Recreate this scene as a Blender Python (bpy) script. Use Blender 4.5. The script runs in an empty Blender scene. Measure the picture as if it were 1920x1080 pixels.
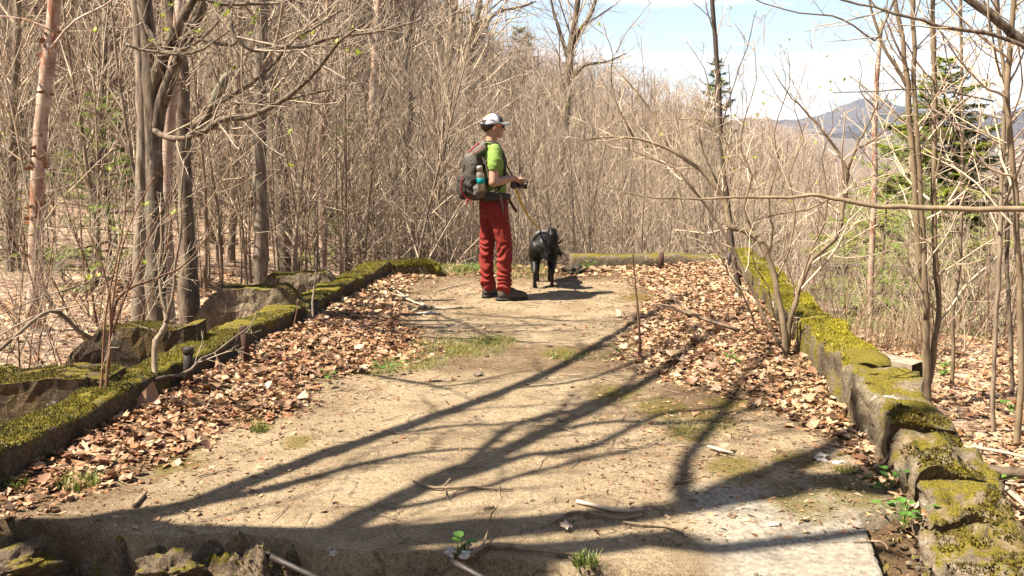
import bpy, bmesh, math, random
import numpy as np
from mathutils import Vector, Matrix, Euler, noise as mn
R = math.radians
rng = random.Random(7)
nr = np.random.default_rng(11)
S = bpy.context.scene
COL = S.collection

# ------------------------------------------------------------------ camera, light, sky, exposure
F, PITCH, EYE = 1867.0, math.atan(295/1867.0), 1.65
cam = bpy.data.objects.new('camera', bpy.data.cameras.new('camera'))
COL.objects.link(cam)
cam.data.sensor_width = 36; cam.data.lens = F*36/1920
cam.location = (0, 0, EYE); cam.rotation_euler = (math.pi/2-PITCH, 0, 0)
cam.data.clip_start = .05; cam.data.clip_end = 20000
S.camera = cam
SUN_D = Vector((1.09, .35, -1.75)).normalized()          # the way the light travels
sun = bpy.data.objects.new('sun', bpy.data.lights.new('sun', 'SUN'))
COL.objects.link(sun)
sun.rotation_euler = SUN_D.to_track_quat('-Z', 'Y').to_euler()
sun.data.energy = 5.0; sun.data.angle = R(.53); sun.data.color = (1, .90, .74)
CLOUD_Z = 3.7
world = bpy.data.worlds.new('World'); S.world = world; world.use_nodes = True
wn, wl = world.node_tree.nodes, world.node_tree.links
bg = wn['Background']; bg.inputs['Strength'].default_value = .046
sky = wn.new('ShaderNodeTexSky'); sky.sky_type = 'NISHITA'; sky.sun_disc = False
sky.sun_elevation = math.asin(-SUN_D.z); sky.sun_rotation = math.atan2(-SUN_D.x, -SUN_D.y)
sky.air_density = 1.0; sky.dust_density = 1.5; sky.ozone_density = 1.0; sky.altitude = 400
wg = wn.new('ShaderNodeTexCoord')
wsx = wn.new('ShaderNodeSeparateXYZ'); wl.new(wg.outputs['Generated'], wsx.inputs[0])
def wmath(op, a, b):
    x = wn.new('ShaderNodeMath'); x.operation = op
    for k, q in enumerate((a, b)):
        if isinstance(q, (int, float)): x.inputs[k].default_value = q
        else: wl.new(q, x.inputs[k])
    return x.outputs[0]
wz = wmath('ADD', wmath('MAXIMUM', wsx.outputs['Z'], 0.0), .10)          # clouds lie on a flat layer overhead
wc = wn.new('ShaderNodeCombineXYZ'); wl.new(wmath('DIVIDE', wsx.outputs['X'], wz), wc.inputs[0]); wl.new(wmath('DIVIDE', wsx.outputs['Y'], wz), wc.inputs[1]); wc.inputs[2].default_value = CLOUD_Z
cn = wn.new('ShaderNodeTexNoise'); cn.inputs['Scale'].default_value = .55; cn.inputs['Detail'].default_value = 8; cn.inputs['Roughness'].default_value = .55
wl.new(wc.outputs[0], cn.inputs['Vector'])
low = wmath('POWER', wmath('SUBTRACT', 1.0, wmath('MAXIMUM', wsx.outputs['Z'], 0.0)), 14)
cr = wn.new('ShaderNodeValToRGB'); cr.color_ramp.elements[0].position = .52; cr.color_ramp.elements[1].position = .66
wl.new(wmath('ADD', cn.outputs['Fac'], wmath('MULTIPLY', low, .10)), cr.inputs['Fac'])
cmx = wn.new('ShaderNodeMixRGB'); cmx.inputs['Color2'].default_value = (9.5, 9.6, 9.8, 1)   # sunlit cloud
wl.new(cr.outputs['Color'], cmx.inputs['Fac']); wl.new(sky.outputs['Color'], cmx.inputs['Color1'])
wl.new(cmx.outputs[0], bg.inputs['Color'])
vs = S.view_settings
vs.view_transform = 'Standard'; vs.look = 'None'; vs.gamma = 1; vs.use_curve_mapping = False
vs.exposure = 2.05
S.cycles.max_bounces = 5; S.cycles.diffuse_bounces = 3; S.cycles.transparent_max_bounces = 6; S.cycles.volume_bounces = 0

# ------------------------------------------------------------------ helpers
SP, CP = math.sin(PITCH), math.cos(PITCH)
def ray(u, v):
    yc = (540-v)/F
    return ((u-960)/F, CP+yc*SP, -SP+yc*CP)
def at(u, v, d):                      # the point seen at pixel u,v that lies d metres away (along y)
    x, y, z = ray(u, v); t = d/y
    return Vector((x*t, d, EYE+z*t))
def gp(u, v, z=0.0):                  # the point seen at pixel u,v at height z
    x, y, dz = ray(u, v); t = (z-EYE)/dz
    return Vector((x*t, y*t, z))
def sm(a, b, x):
    t = min(1, max(0, (x-a)/(b-a))); return t*t*(3-2*t)
def nz(x, y, z=0.0): return mn.noise(Vector((x, y, z)))
def fbm(x, y, z=0.0, o=4): return mn.fractal(Vector((x, y, z)), 1.0, 2.0, o)

def tag(o, label=None, cat=None, group=None, kind=None):
    if label: o['label'] = label
    if cat: o['category'] = cat
    if group: o['group'] = group
    if kind: o['kind'] = kind
    return o
def link(name, me, parent=None, loc=None):
    o = bpy.data.objects.new(name, me); COL.objects.link(o)
    if parent: o.parent = parent
    if loc is not None: o.location = loc
    return o
def empty(name, label, cat, loc=(0, 0, 0), rz=0, group=None):
    o = bpy.data.objects.new(name, None); COL.objects.link(o)
    o.location = loc; o.rotation_euler = (0, 0, rz); o.empty_display_size = .1
    return tag(o, label, cat, group)

class MB:
    def __init__(s): s.v, s.q, s.t, s.n, s.c = [], [], [], 0, []
    def add(s, v, q=None, t=None, col=None):
        v = np.asarray(v, float).reshape(-1, 3)
        s.v.append(v)
        if q is not None and len(q): s.q.append(np.asarray(q, int)+s.n)
        if t is not None and len(t): s.t.append(np.asarray(t, int)+s.n)
        if col is not None: s.c.append(np.broadcast_to(np.asarray(col, float), (len(v), 3)))
        s.n += len(v)
    def tube(s, pts, rad, k=5, cap=False):
        p = np.asarray(pts, float); n = len(p); r = np.broadcast_to(np.asarray(rad, float), (n,))
        t = np.gradient(p, axis=0); t /= np.linalg.norm(t, axis=1)[:, None]+1e-9
        m = np.abs(t).mean(0); ref = np.zeros(3); ref[int(np.argmin(m))] = 1
        a = np.cross(t, ref); a /= np.linalg.norm(a, axis=1)[:, None]+1e-9
        b = np.cross(t, a)
        an = np.arange(k)*2*math.pi/k
        ring = p[:, None, :]+r[:, None, None]*(np.cos(an)[None, :, None]*a[:, None, :]+np.sin(an)[None, :, None]*b[:, None, :])
        i = np.arange(n-1)[:, None]*k; j = np.arange(k)[None, :]; j2 = (j+1) % k
        q = np.stack([i+j, i+j2, i+k+j2, i+k+j], -1).reshape(-1, 4)
        v = ring.reshape(-1, 3); tt = None
        if cap:
            v = np.vstack([v, p[0], p[-1]])
            jj = np.arange(k); e = (n-1)*k
            tt = np.vstack([np.stack([np.full(k, n*k), (jj+1) % k, jj], -1), np.stack([np.full(k, n*k+1), e+jj, e+(jj+1) % k], -1)])
        s.add(v, q, tt)
    def mesh(s, name, mats=(), smooth=True):
        me = bpy.data.meshes.new(name)
        v = np.vstack(s.v) if s.v else np.zeros((0, 3))
        q = np.vstack(s.q) if s.q else np.zeros((0, 4), int)
        t = np.vstack(s.t) if s.t else np.zeros((0, 3), int)
        me.vertices.add(len(v)); me.vertices.foreach_set('co', v.ravel())
        me.loops.add(len(q)*4+len(t)*3)
        me.loops.foreach_set('vertex_index', np.concatenate([q.ravel(), t.ravel()]).astype(np.int32))
        me.polygons.add(len(q)+len(t))
        ls = np.concatenate([np.arange(len(q))*4, len(q)*4+np.arange(len(t))*3]).astype(np.int32)
        me.polygons.foreach_set('loop_start', ls)
        me.update(calc_edges=True)
        me.polygons.foreach_set('use_smooth', np.full(len(me.polygons), bool(smooth)))
        if s.c:
            ca = me.color_attributes.new('col', 'FLOAT_COLOR', 'POINT')
            c = np.vstack(s.c); ca.data.foreach_set('color', np.hstack([c, np.ones((len(c), 1))]).ravel())
        for m in mats: me.materials.append(m)
        me.validate()
        return me
    def build(s, name, mat, parent=None, smooth=True, loc=None):
        return link(name, s.mesh(name, [mat] if not isinstance(mat, (list, tuple)) else mat, smooth), parent, loc)

def spline(pts, rad, step=.12, jit=0.0):
    """smooth curve through a few points, with radii; resampled"""
    P = [np.array(p, float) for p in pts]; n = len(P)
    if np.isscalar(rad): rad = [rad]*n
    if len(rad) != n: rad = list(np.interp(np.linspace(0, 1, n), np.linspace(0, 1, len(rad)), rad))
    out, rr = [], []
    for i in range(n-1):
        p0, p1, p2, p3 = P[max(i-1, 0)], P[i], P[i+1], P[min(i+2, n-1)]
        k = max(2, int(np.linalg.norm(p2-p1)/step))
        for j in range(k):
            t = j/k
            q = .5*((2*p1)+(-p0+p2)*t+(2*p0-5*p1+4*p2-p3)*t*t+(-p0+3*p1-3*p2+p3)*t**3)
            out.append(q); rr.append(rad[i]*(1-t)+rad[i+1]*t)
    out.append(P[-1]); rr.append(rad[-1])
    out = np.array(out); rr = np.array(rr)
    if jit:
        s = jit*np.minimum(1, np.arange(len(out))/2.)
        for a in range(3): out[:, a] += s*np.array([nz(i*.55, a*9.1, float(out[0, 0]*3.1)) for i in range(len(out))])
    return out, rr

# ------------------------------------------------------------------ materials
def nodes(name):
    m = bpy.data.materials.new(name); m.use_nodes = True
    nt = m.node_tree; return m, nt.nodes, nt.links, nt.nodes['Principled BSDF']
def ramp(n, stops):
    r = n.new('ShaderNodeValToRGB'); e = r.color_ramp.elements
    while len(e) < len(stops): e.new(.5)
    for el, (p, c) in zip(e, stops):
        el.position = p; el.color = (*c, 1) if len(c) == 3 else c
    return r
def coords(n, l, scale=(1, 1, 1), src='Object'):
    tc = n.new('ShaderNodeTexCoord'); mp = n.new('ShaderNodeMapping'); mp.inputs['Scale'].default_value = scale
    l.new(tc.outputs[src], mp.inputs['Vector']); return mp.outputs[0]
def noise(n, l, vec, sc, det=5, ro=.6):
    t = n.new('ShaderNodeTexNoise'); t.inputs['Scale'].default_value = sc; t.inputs['Detail'].default_value = det; t.inputs['Roughness'].default_value = ro
    if vec is not None: l.new(vec, t.inputs['Vector'])
    return t.outputs['Fac']
def bump(n, l, b, h, st=.4, d=.01, prev=None):
    k = n.new('ShaderNodeBump'); k.inputs['Strength'].default_value = st; k.inputs['Distance'].default_value = d
    l.new(h, k.inputs['Height'])
    if prev is not None: l.new(prev, k.inputs['Normal'])
    l.new(k.outputs[0], b.inputs['Normal']); return k.outputs[0]
def mix(n, l, f, a, b, mode='MIX'):
    x = n.new('ShaderNodeMixRGB'); x.blend_type = mode
    for s, i in ((f, 'Fac'), (a, 'Color1'), (b, 'Color2')):
        if isinstance(s, (int, float)): x.inputs[i].default_value = s
        elif isinstance(s, tuple): x.inputs[i].default_value = (*s, 1)
        else: l.new(s, x.inputs[i])
    return x.outputs[0]
def mth(n, l, op, a, b=None):
    x = n.new('ShaderNodeMath'); x.operation = op
    for k, s in enumerate((a, b)):
        if s is None: continue
        if isinstance(s, (int, float)): x.inputs[k].default_value = s
        else: l.new(s, x.inputs[k])
    return x.outputs[0]
def simple(name, c, rough=.7, var=.25, sc=30, bp=.15, metal=0, spec=.3, c2=None, bd=.004):
    m, n, l, b = nodes(name)
    v = coords(n, l); f = noise(n, l, v, sc)
    c2 = c2 or tuple(x*(1-var) for x in c)
    r = ramp(n, [(.3, c2), (.7, c)]); l.new(f, r.inputs['Fac']); l.new(r.outputs[0], b.inputs['Base Color'])
    b.inputs['Roughness'].default_value = rough; b.inputs['Metallic'].default_value = metal
    b.inputs['Specular IOR Level'].default_value = spec
    if bp: bump(n, l, b, f, bp, bd)
    return m
def bark(name, dark, light, zst=.25, sc=14, moss=0.0, randv=.35, bp=.6):
    m, n, l, b = nodes(name)
    v = coords(n, l, (1, 1, zst)); f = noise(n, l, v, sc, 6, .65)
    r = ramp(n, [(.32, dark), (.68, light)]); l.new(f, r.inputs['Fac'])
    oi = n.new('ShaderNodeObjectInfo')
    k = ramp(n, [(0, (1-randv,)*3), (1, (1+randv*.5, 1+randv*.42, 1+randv*.3))]); l.new(oi.outputs['Random'], k.inputs['Fac'])
    c = mix(n, l, 1.0, r.outputs[0], k.outputs[0], 'MULTIPLY')
    if moss:
        v2 = coords(n, l); g = noise(n, l, v2, 2.2, 4)
        rr = ramp(n, [(.55, (0, 0, 0)), (.62, (1, 1, 1))]); l.new(g, rr.inputs['Fac'])
        c = mix(n, l, mth(n, l, 'MULTIPLY', rr.outputs[0], moss), c, (.25, .26, .19))
    l.new(c, b.inputs['Base Color']); b.inputs['Roughness'].default_value = .85; b.inputs['Specular IOR Level'].default_value = .2
    if bp: bump(n, l, b, f, bp, .012)
    return m
M = {}
M['twig'] = bark('pale twig bark', (.25, .195, .145), (.50, .41, .315), sc=6, randv=.45, bp=0)
M['twig_far'] = bark('far twig bark', (.25, .19, .15), (.46, .37, .295), sc=1.2, randv=.45, bp=0)
M['stem'] = bark('grey sapling bark', (.099, .0726, .0528), (.2772, .2211, .165), sc=16, randv=.45)
M['grey'] = bark('grey maple bark', (.065, .05, .038), (.25, .20, .155), sc=22, moss=.5, randv=.2, bp=.9)
M['dark'] = bark('dark furrowed bark', (.026, .019, .014), (.185, .142, .104), sc=26, moss=.3, randv=.15, bp=1.0)
M['tan'] = bark('tan smooth bark', (.099, .0713, .0436), (.2376, .1815, .1188), zst=.5, sc=10, randv=.2, bp=.3)
M['redtwig'] = bark('reddish shoot bark', (.1056, .0561, .033), (.2244, .132, .0825), sc=14, randv=.3, bp=.2)
M['blackstem'] = bark('blackish sapling bark', (.035, .026, .021), (.105, .08, .062), sc=14, randv=.1)

def birch():
    m, n, l, b = nodes('birch bark')
    v = coords(n, l, (1, 1, 1)); f = noise(n, l, v, 5, 5)
    r = ramp(n, [(.3, (.17, .095, .065)), (.45, (.29, .20, .145)), (.7, (.44, .36, .295))]); l.new(f, r.inputs['Fac'])
    v2 = coords(n, l, (2.2, 2.2, 26)); g = noise(n, l, v2, 3.5, 3)
    r2 = ramp(n, [(.57, (0, 0, 0)), (.61, (1, 1, 1))]); l.new(g, r2.inputs['Fac'])
    c = mix(n, l, mth(n, l, 'MULTIPLY', r2.outputs[0], .75), r.outputs[0], (.10, .06, .045))
    v3 = coords(n, l, (1, 1, .45)); h = noise(n, l, v3, 4.2, 4, .7)
    r3 = ramp(n, [(.54, (0, 0, 0)), (.60, (1, 1, 1))]); l.new(h, r3.inputs['Fac'])
    c = mix(n, l, r3.outputs[0], c, (.20, .08, .04))
    l.new(c, b.inputs['Base Color']); b.inputs['Roughness'].default_value = .6
    bump(n, l, b, g, .4, .004); return m
M['birch'] = birch()
M['peel'] = simple('peeling birch bark', (.2604, .1054, .0434), .6, .5, 20)

def leafmat(name, attr=True, stops=None, trans=.35):
    m, n, l, b = nodes(name)
    if attr:
        a = n.new('ShaderNodeAttribute'); a.attribute_name = 'col'; c = a.outputs['Color']
    else:
        oi = n.new('ShaderNodeObjectInfo'); r = ramp(n, stops); l.new(oi.outputs['Random'], r.inputs['Fac']); c = r.outputs[0]
    v = coords(n, l, src='Object'); f = noise(n, l, v, 60, 3)
    r2 = ramp(n, [(.3, (.72,)*3), (.7, (1.1,)*3)]); l.new(f, r2.inputs['Fac'])
    c = mix(n, l, 1.0, c, r2.outputs[0], 'MULTIPLY')
    l.new(c, b.inputs['Base Color']); b.inputs['Roughness'].default_value = .55; b.inputs['Specular IOR Level'].default_value = .35
    tr = n.new('ShaderNodeBsdfTranslucent'); l.new(c, tr.inputs['Color'])
    mx = n.new('ShaderNodeMixShader'); mx.inputs[0].default_value = trans
    l.new(b.outputs[0], mx.inputs[1]); l.new(tr.outputs[0], mx.inputs[2])
    l.new(mx.outputs[0], n['Material Output'].inputs['Surface']); return m
M['litter'] = leafmat('dry leaf', True, trans=.15)
DRY = [(0, (.1054, .0465, .0248)), (.3, (.2232, .1178, .0651)), (.65, (.3224, .1984, .124)), (1, (.4092, .31, .2356))]
M['dryleaf'] = leafmat('single dry leaf', False, DRY, .15)
M['bud'] = leafmat('fresh green bud', False, [(0, (.2376, .3024, .036)), (.6, (.3024, .3312, .0432)), (1, (.2016, .2592, .036))], .4)
M['green'] = leafmat('weed leaf', False, [(0, (.0576, .1512, .0216)), (1, (.1152, .216, .036))], .35)
M['grass'] = leafmat('grass blade', True, trans=.3)
M['needle'] = leafmat('spruce needles', False, [(0, (.19, .24, .03)), (1, (.29, .32, .045))], .5)
M['needle2'] = leafmat('hemlock needles', False, [(0, (.16, .21, .04)), (1, (.22, .26, .055))], .35)
M['needle_far'] = leafmat('far spruce needles', False, [(0, (.10, .12, .035)), (1, (.16, .165, .05))], .35)
M['moss'] = leafmat('moss', True, trans=.3)
M['straw'] = leafmat('dead straw', True, trans=.3)

def concrete(name, base, darkc, moss=0.0, mossup=True, lich=.5, dark=.5, sc=1.0, ox=.0):
    m, n, l, b = nodes(name)
    v = coords(n, l)
    f1 = noise(n, l, v, 3.1*sc, 6, .65); f2 = noise(n, l, v, 45*sc, 5, .7); f3 = noise(n, l, v, 9*sc, 6, .7)
    r = ramp(n, [(.38, tuple(x*.48 for x in base)), (.52, tuple(x*.9 for x in base)), (.64, tuple(min(.6, x*1.2) for x in base))]); l.new(f2, r.inputs['Fac'])
    rd = ramp(n, [(.5-.18*dark, (1, 1, 1)), (.62-.1*dark, (0, 0, 0))]); l.new(f1, rd.inputs['Fac'])
    c = mix(n, l, mth(n, l, 'MULTIPLY', rd.outputs[0], .85), r.outputs[0], darkc)
    rl = ramp(n, [(.62, (0, 0, 0)), (.68, (1, 1, 1))]); l.new(f3, rl.inputs['Fac'])
    c = mix(n, l, mth(n, l, 'MULTIPLY', rl.outputs[0], lich), c, (.34, .32, .27))
    if ox:
        fo = noise(n, l, v, 2.3*sc, 4, .6); ro = ramp(n, [(.52, (0, 0, 0)), (.66, (1, 1, 1))]); l.new(fo, ro.inputs['Fac'])
        c = mix(n, l, mth(n, l, 'MULTIPLY', ro.outputs[0], ox), c, (.15, .095, .022))
    if moss:
        fm = noise(n, l, v, 5.5*sc, 6, .65)
        ge = n.new('ShaderNodeNewGeometry'); sx = n.new('ShaderNodeSeparateXYZ'); l.new(ge.outputs['Normal'], sx.inputs[0])
        k = mth(n, l, 'ADD', fm, mth(n, l, 'MULTIPLY', sx.outputs['Z'], .22 if mossup else 0))
        rm = ramp(n, [(.78-.22*moss, (0, 0, 0)), (.86-.22*moss, (1, 1, 1))]); l.new(k, rm.inputs['Fac'])
        fm2 = noise(n, l, v, 120, 3); rc = ramp(n, [(.35, (.05, .04, .008)), (.65, (.16, .13, .016))]); l.new(fm2, rc.inputs['Fac'])
        c = mix(n, l, rm.outputs[0], c, rc.outputs[0])
    l.new(c, b.inputs['Base Color']); b.inputs['Roughness'].default_value = .95; b.inputs['Specular IOR Level'].default_value = .15
    k = bump(n, l, b, f3, .8, .03); bump(n, l, b, f2, .9, .012, k)
    return m
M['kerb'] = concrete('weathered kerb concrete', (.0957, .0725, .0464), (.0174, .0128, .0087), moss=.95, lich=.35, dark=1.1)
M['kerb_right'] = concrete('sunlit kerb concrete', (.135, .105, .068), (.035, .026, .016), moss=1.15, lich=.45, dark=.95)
M['kerb_block'] = concrete('broken kerb block concrete', (.15, .12, .08), (.028, .02, .012), moss=.7, lich=.65, dark=1.0, ox=.4)
M['kerb_far'] = concrete('far kerb concrete', (.14, .11, .072), (.035, .026, .015), moss=.55, lich=.3, dark=.9)
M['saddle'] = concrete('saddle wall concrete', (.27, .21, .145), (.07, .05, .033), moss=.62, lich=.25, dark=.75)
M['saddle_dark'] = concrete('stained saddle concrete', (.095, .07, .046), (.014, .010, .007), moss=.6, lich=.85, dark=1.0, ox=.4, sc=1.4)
M['ledge'] = concrete('broken ledge concrete', (.15, .112, .075), (.018, .013, .009), moss=.5, lich=.75, dark=1.05, ox=.5, sc=1.8)
M['rubble'] = concrete('rubble concrete', (.1972, .1566, .1102), (.0348, .0261, .0174), moss=.62, lich=.7, dark=.9, ox=.6, sc=1.5)
M['stone'] = simple('pale stone', (.341, .3224, .2914), .8, .3, 18, .4)
M['brownstone'] = simple('brown stone', (.1736, .1302, .0961), .85, .45, 14, .5)
M['rust'] = simple('rusted pipe', (.0713, .0322, .0198), .8, .6, 40, .6, c2=(.0186, .0112, .0087))
M['darkpipe'] = simple('dark iron pipe', (.0372, .0279, .0236), .55, .6, 30, .4, c2=(.0124, .0093, .0074))
M['beamwood'] = simple('weathered timber', (.248, .2046, .155), .9, .5, 8, .4)
M['shadestone'] = simple('shadow-dark stone', (.040, .032, .022), .8, .6, 16, .6)  # dark base stands in for a cast shadow on the far kerb
M['deadwood'] = bark('dead stick bark', (.0726, .0528, .0363), (.2376, .1782, .1254), zst=1, sc=18, randv=.4, bp=.5)
M['palestick'] = bark('pale dead stick', (.198, .1584, .1188), (.3828, .3234, .2574), zst=1, sc=18, randv=.2, bp=.4)
# ------------------------------------------------------------------ the lie of the land
def XL(y): return -1.944+.142*(y-6.7)-.03*max(0, 6.7-y)            # inner foot of the left kerb
def XR(y): return 2.02+.10*(y-6.45)              # inner foot of the right kerb
YF = 11.75                                        # far kerb
def softp(x, k=4.0): return k*math.log1p(math.exp(max(-30, min(30, x/k))))
def hterr(x, y):
    r = math.hypot(x, y)
    n = -.95*x+.31*y; m = .7*x+.71*y
    z = -.47-.62*sm(11, 14.5, y)*sm(-4.5, -1.5, x)-.25*sm(-2.6, -5, x)*sm(14, 8, y)*0
    h = .24*softp(n-15); z += 48*math.tanh(h/48)
    v = .135*softp(m-10, 2.0); z -= 115*math.tanh(v/115)
    if r > 9: z += min(1.5, (r-9)*.02)*fbm(x*.06, y*.06, 3.3, 3)
    z += .10*fbm(x*.5, y*.5, 1.7, 3)*(0.4 if r < 9 else 1)
    if r < 30:                                    # keep the ground well under the slab
        if XL(y)-.1 < x < XR(y)+.1 and 2.2 < y < YF+.2: z = min(z, -.55)
    return z

def terrain():
    mb = MB(); na, cx, cy = 220, .3, 7.0
    rs = [0.0]; r = .0
    while r < 6000: r += max(.16, r*.045); rs.append(r)
    V = []
    for r in rs:
        for a in range(na):
            t = 2*math.pi*a/na; x, y = cx+r*math.cos(t), cy+r*math.sin(t)
            V.append((x, y, hterr(x, y)))
    n = len(rs); i = np.arange(n-1)[:, None]*na; j = np.arange(na)[None, :]; j2 = (j+1) % na
    q = np.stack([i+j, i+na+j, i+na+j2, i+j2], -1).reshape(-1, 4)
    mb.add(V, q)
    m, nn, l, b = nodes('forest floor')
    v = coords(nn, l)
    vo = nn.new('ShaderNodeTexVoronoi'); vo.inputs['Scale'].default_value = 13; l.new(v, vo.inputs['Vector'])
    sx = nn.new('ShaderNodeSeparateColor'); l.new(vo.outputs['Color'], sx.inputs[0])
    r1 = ramp(nn, [(0, (.06, .03, .017)), (.35, (.15, .088, .052)), (.7, (.23, .15, .095)), (1, (.32, .24, .18))]); l.new(sx.outputs[0], r1.inputs['Fac'])
    f = noise(nn, l, v, .6, 6, .6); r2 = ramp(nn, [(.54, (0, 0, 0)), (.66, (1, 1, 1))]); l.new(f, r2.inputs['Fac'])
    c = mix(nn, l, mth(nn, l, 'MULTIPLY', r2.outputs[0], .55), r1.outputs[0], (.075, .062, .026))
    ge = nn.new('ShaderNodeNewGeometry'); ln = nn.new('ShaderNodeVectorMath'); ln.operation = 'LENGTH'; l.new(ge.outputs['Position'], ln.inputs[0])
    fw = ramp(nn, [(.0, (0, 0, 0)), (1.0, (1, 1, 1))]); mr = nn.new('ShaderNodeMapRange'); mr.inputs['From Min'].default_value = 45; mr.inputs['From Max'].default_value = 110; l.new(ln.outputs['Value'], mr.inputs['Value'])
    wv = noise(nn, l, v, .35, 6, .75); wr = ramp(nn, [(.35, (.06, .046, .04)), (.65, (.13, .10, .085))]); l.new(wv, wr.inputs['Fac'])
    c = mix(nn, l, mr.outputs[0], c, wr.outputs[0])      # wooded land farther off
    l.new(c, b.inputs['Base Color']); b.inputs['Roughness'].default_value = .95
    bump(nn, l, b, sx.outputs[1], .6, .03)
    return tag(mb.build('ground', m), kind='structure')
terrain()

# ------------------------------------------------------------------ the concrete platform
LB = [(3.6, .30), (4.5, .46), (5.05, .62), (5.87, .86), (6.4, .82), (6.84, 1.12), (7.35, 1.25), (8.0, 1.0), (8.4, .82), (9.3, .5), (10.1, .30), (11.2, .45), (12, .5)]
RB = [(3.4, .05), (4.4, .12), (4.9, .2), (5.65, .42), (6.38, .98), (7.35, 1.36), (8.2, 1.25), (9.17, 1.0), (10.8, 1.05), (12, 1.2)]
def interp(tb, y):
    return float(np.interp(y, [a for a, _ in tb], [b for _, b in tb]))
def litter(x, y):                                 # 0..1, how deep in leaves a spot of the platform lies
    wl_ = interp(LB, y)+.22*nz(x*1.3, y*1.3, 4)+.1*nz(x*5, y*5, 1)
    wr_ = interp(RB, y)+.25*nz(x*1.3, y*1.3, 9)+.1*nz(x*5, y*5, 2)
    a = sm(wl_+.16, wl_-.22, x-XL(y)); b = sm(wr_+.2, wr_-.25, XR(y)-x)
    c = sm(.75, .2, YF-y+.25*nz(x*2, y*2))*.9
    return max(a, b, c)
def bank(x, y):
    dl, dr = x-XL(y), XR(y)-x
    z = .075*math.exp(-max(dl, 0)/.38)*(1+.5*nz(x*2, y*2, 5))*sm(3.8, 5, y)
    z += (.025+.065*sm(4.6, 8.5, y))*math.exp(-max(dr, 0)/.55)*(1+.35*nz(x*2, y*2, 6))
    z += .03*math.exp(-(((x-1.9)/.75)**2+((y-11.2)/.8)**2))
    z += .02*math.exp(-max(YF-y, 0)/.3)
    return z
def slabz(x, y):
    return bank(x, y)+.010*nz(x*.9, y*.9)+.005*fbm(x*4, y*4, 0, 3)
YFT = ([-3, -2.18, -1.0, -.55, .08, .58, 1.4, 2.2], [4.1, 4.04, 3.87, 3.77, 3.70, 3.62, 3.47, 3.45])
def yfront(x): return float(np.interp(x, *YFT))+.06*nz(x*1.7, 3)+.05*nz(x*6, 8)
MOSSY = [(1370,760,.22),(1285,815,.2),(1490,865,.2),(1330,790,.25),(335,872,.22),(1050,662,.25),(860,655,.35),(770,680,.3),(700,690,.3),(930,640,.3),
         (1200,560,.3),(1265,575,.2),(1270,530,.2),(1590,885,.12),(1240,770,.3),(1150,740,.3),(1600,930,.3),(480,800,.15),(1500,945,.28),(1380,880,.25),(560,830,.15)]
MG = [(gp(u, v), r) for u, v, r in MOSSY]
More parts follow.
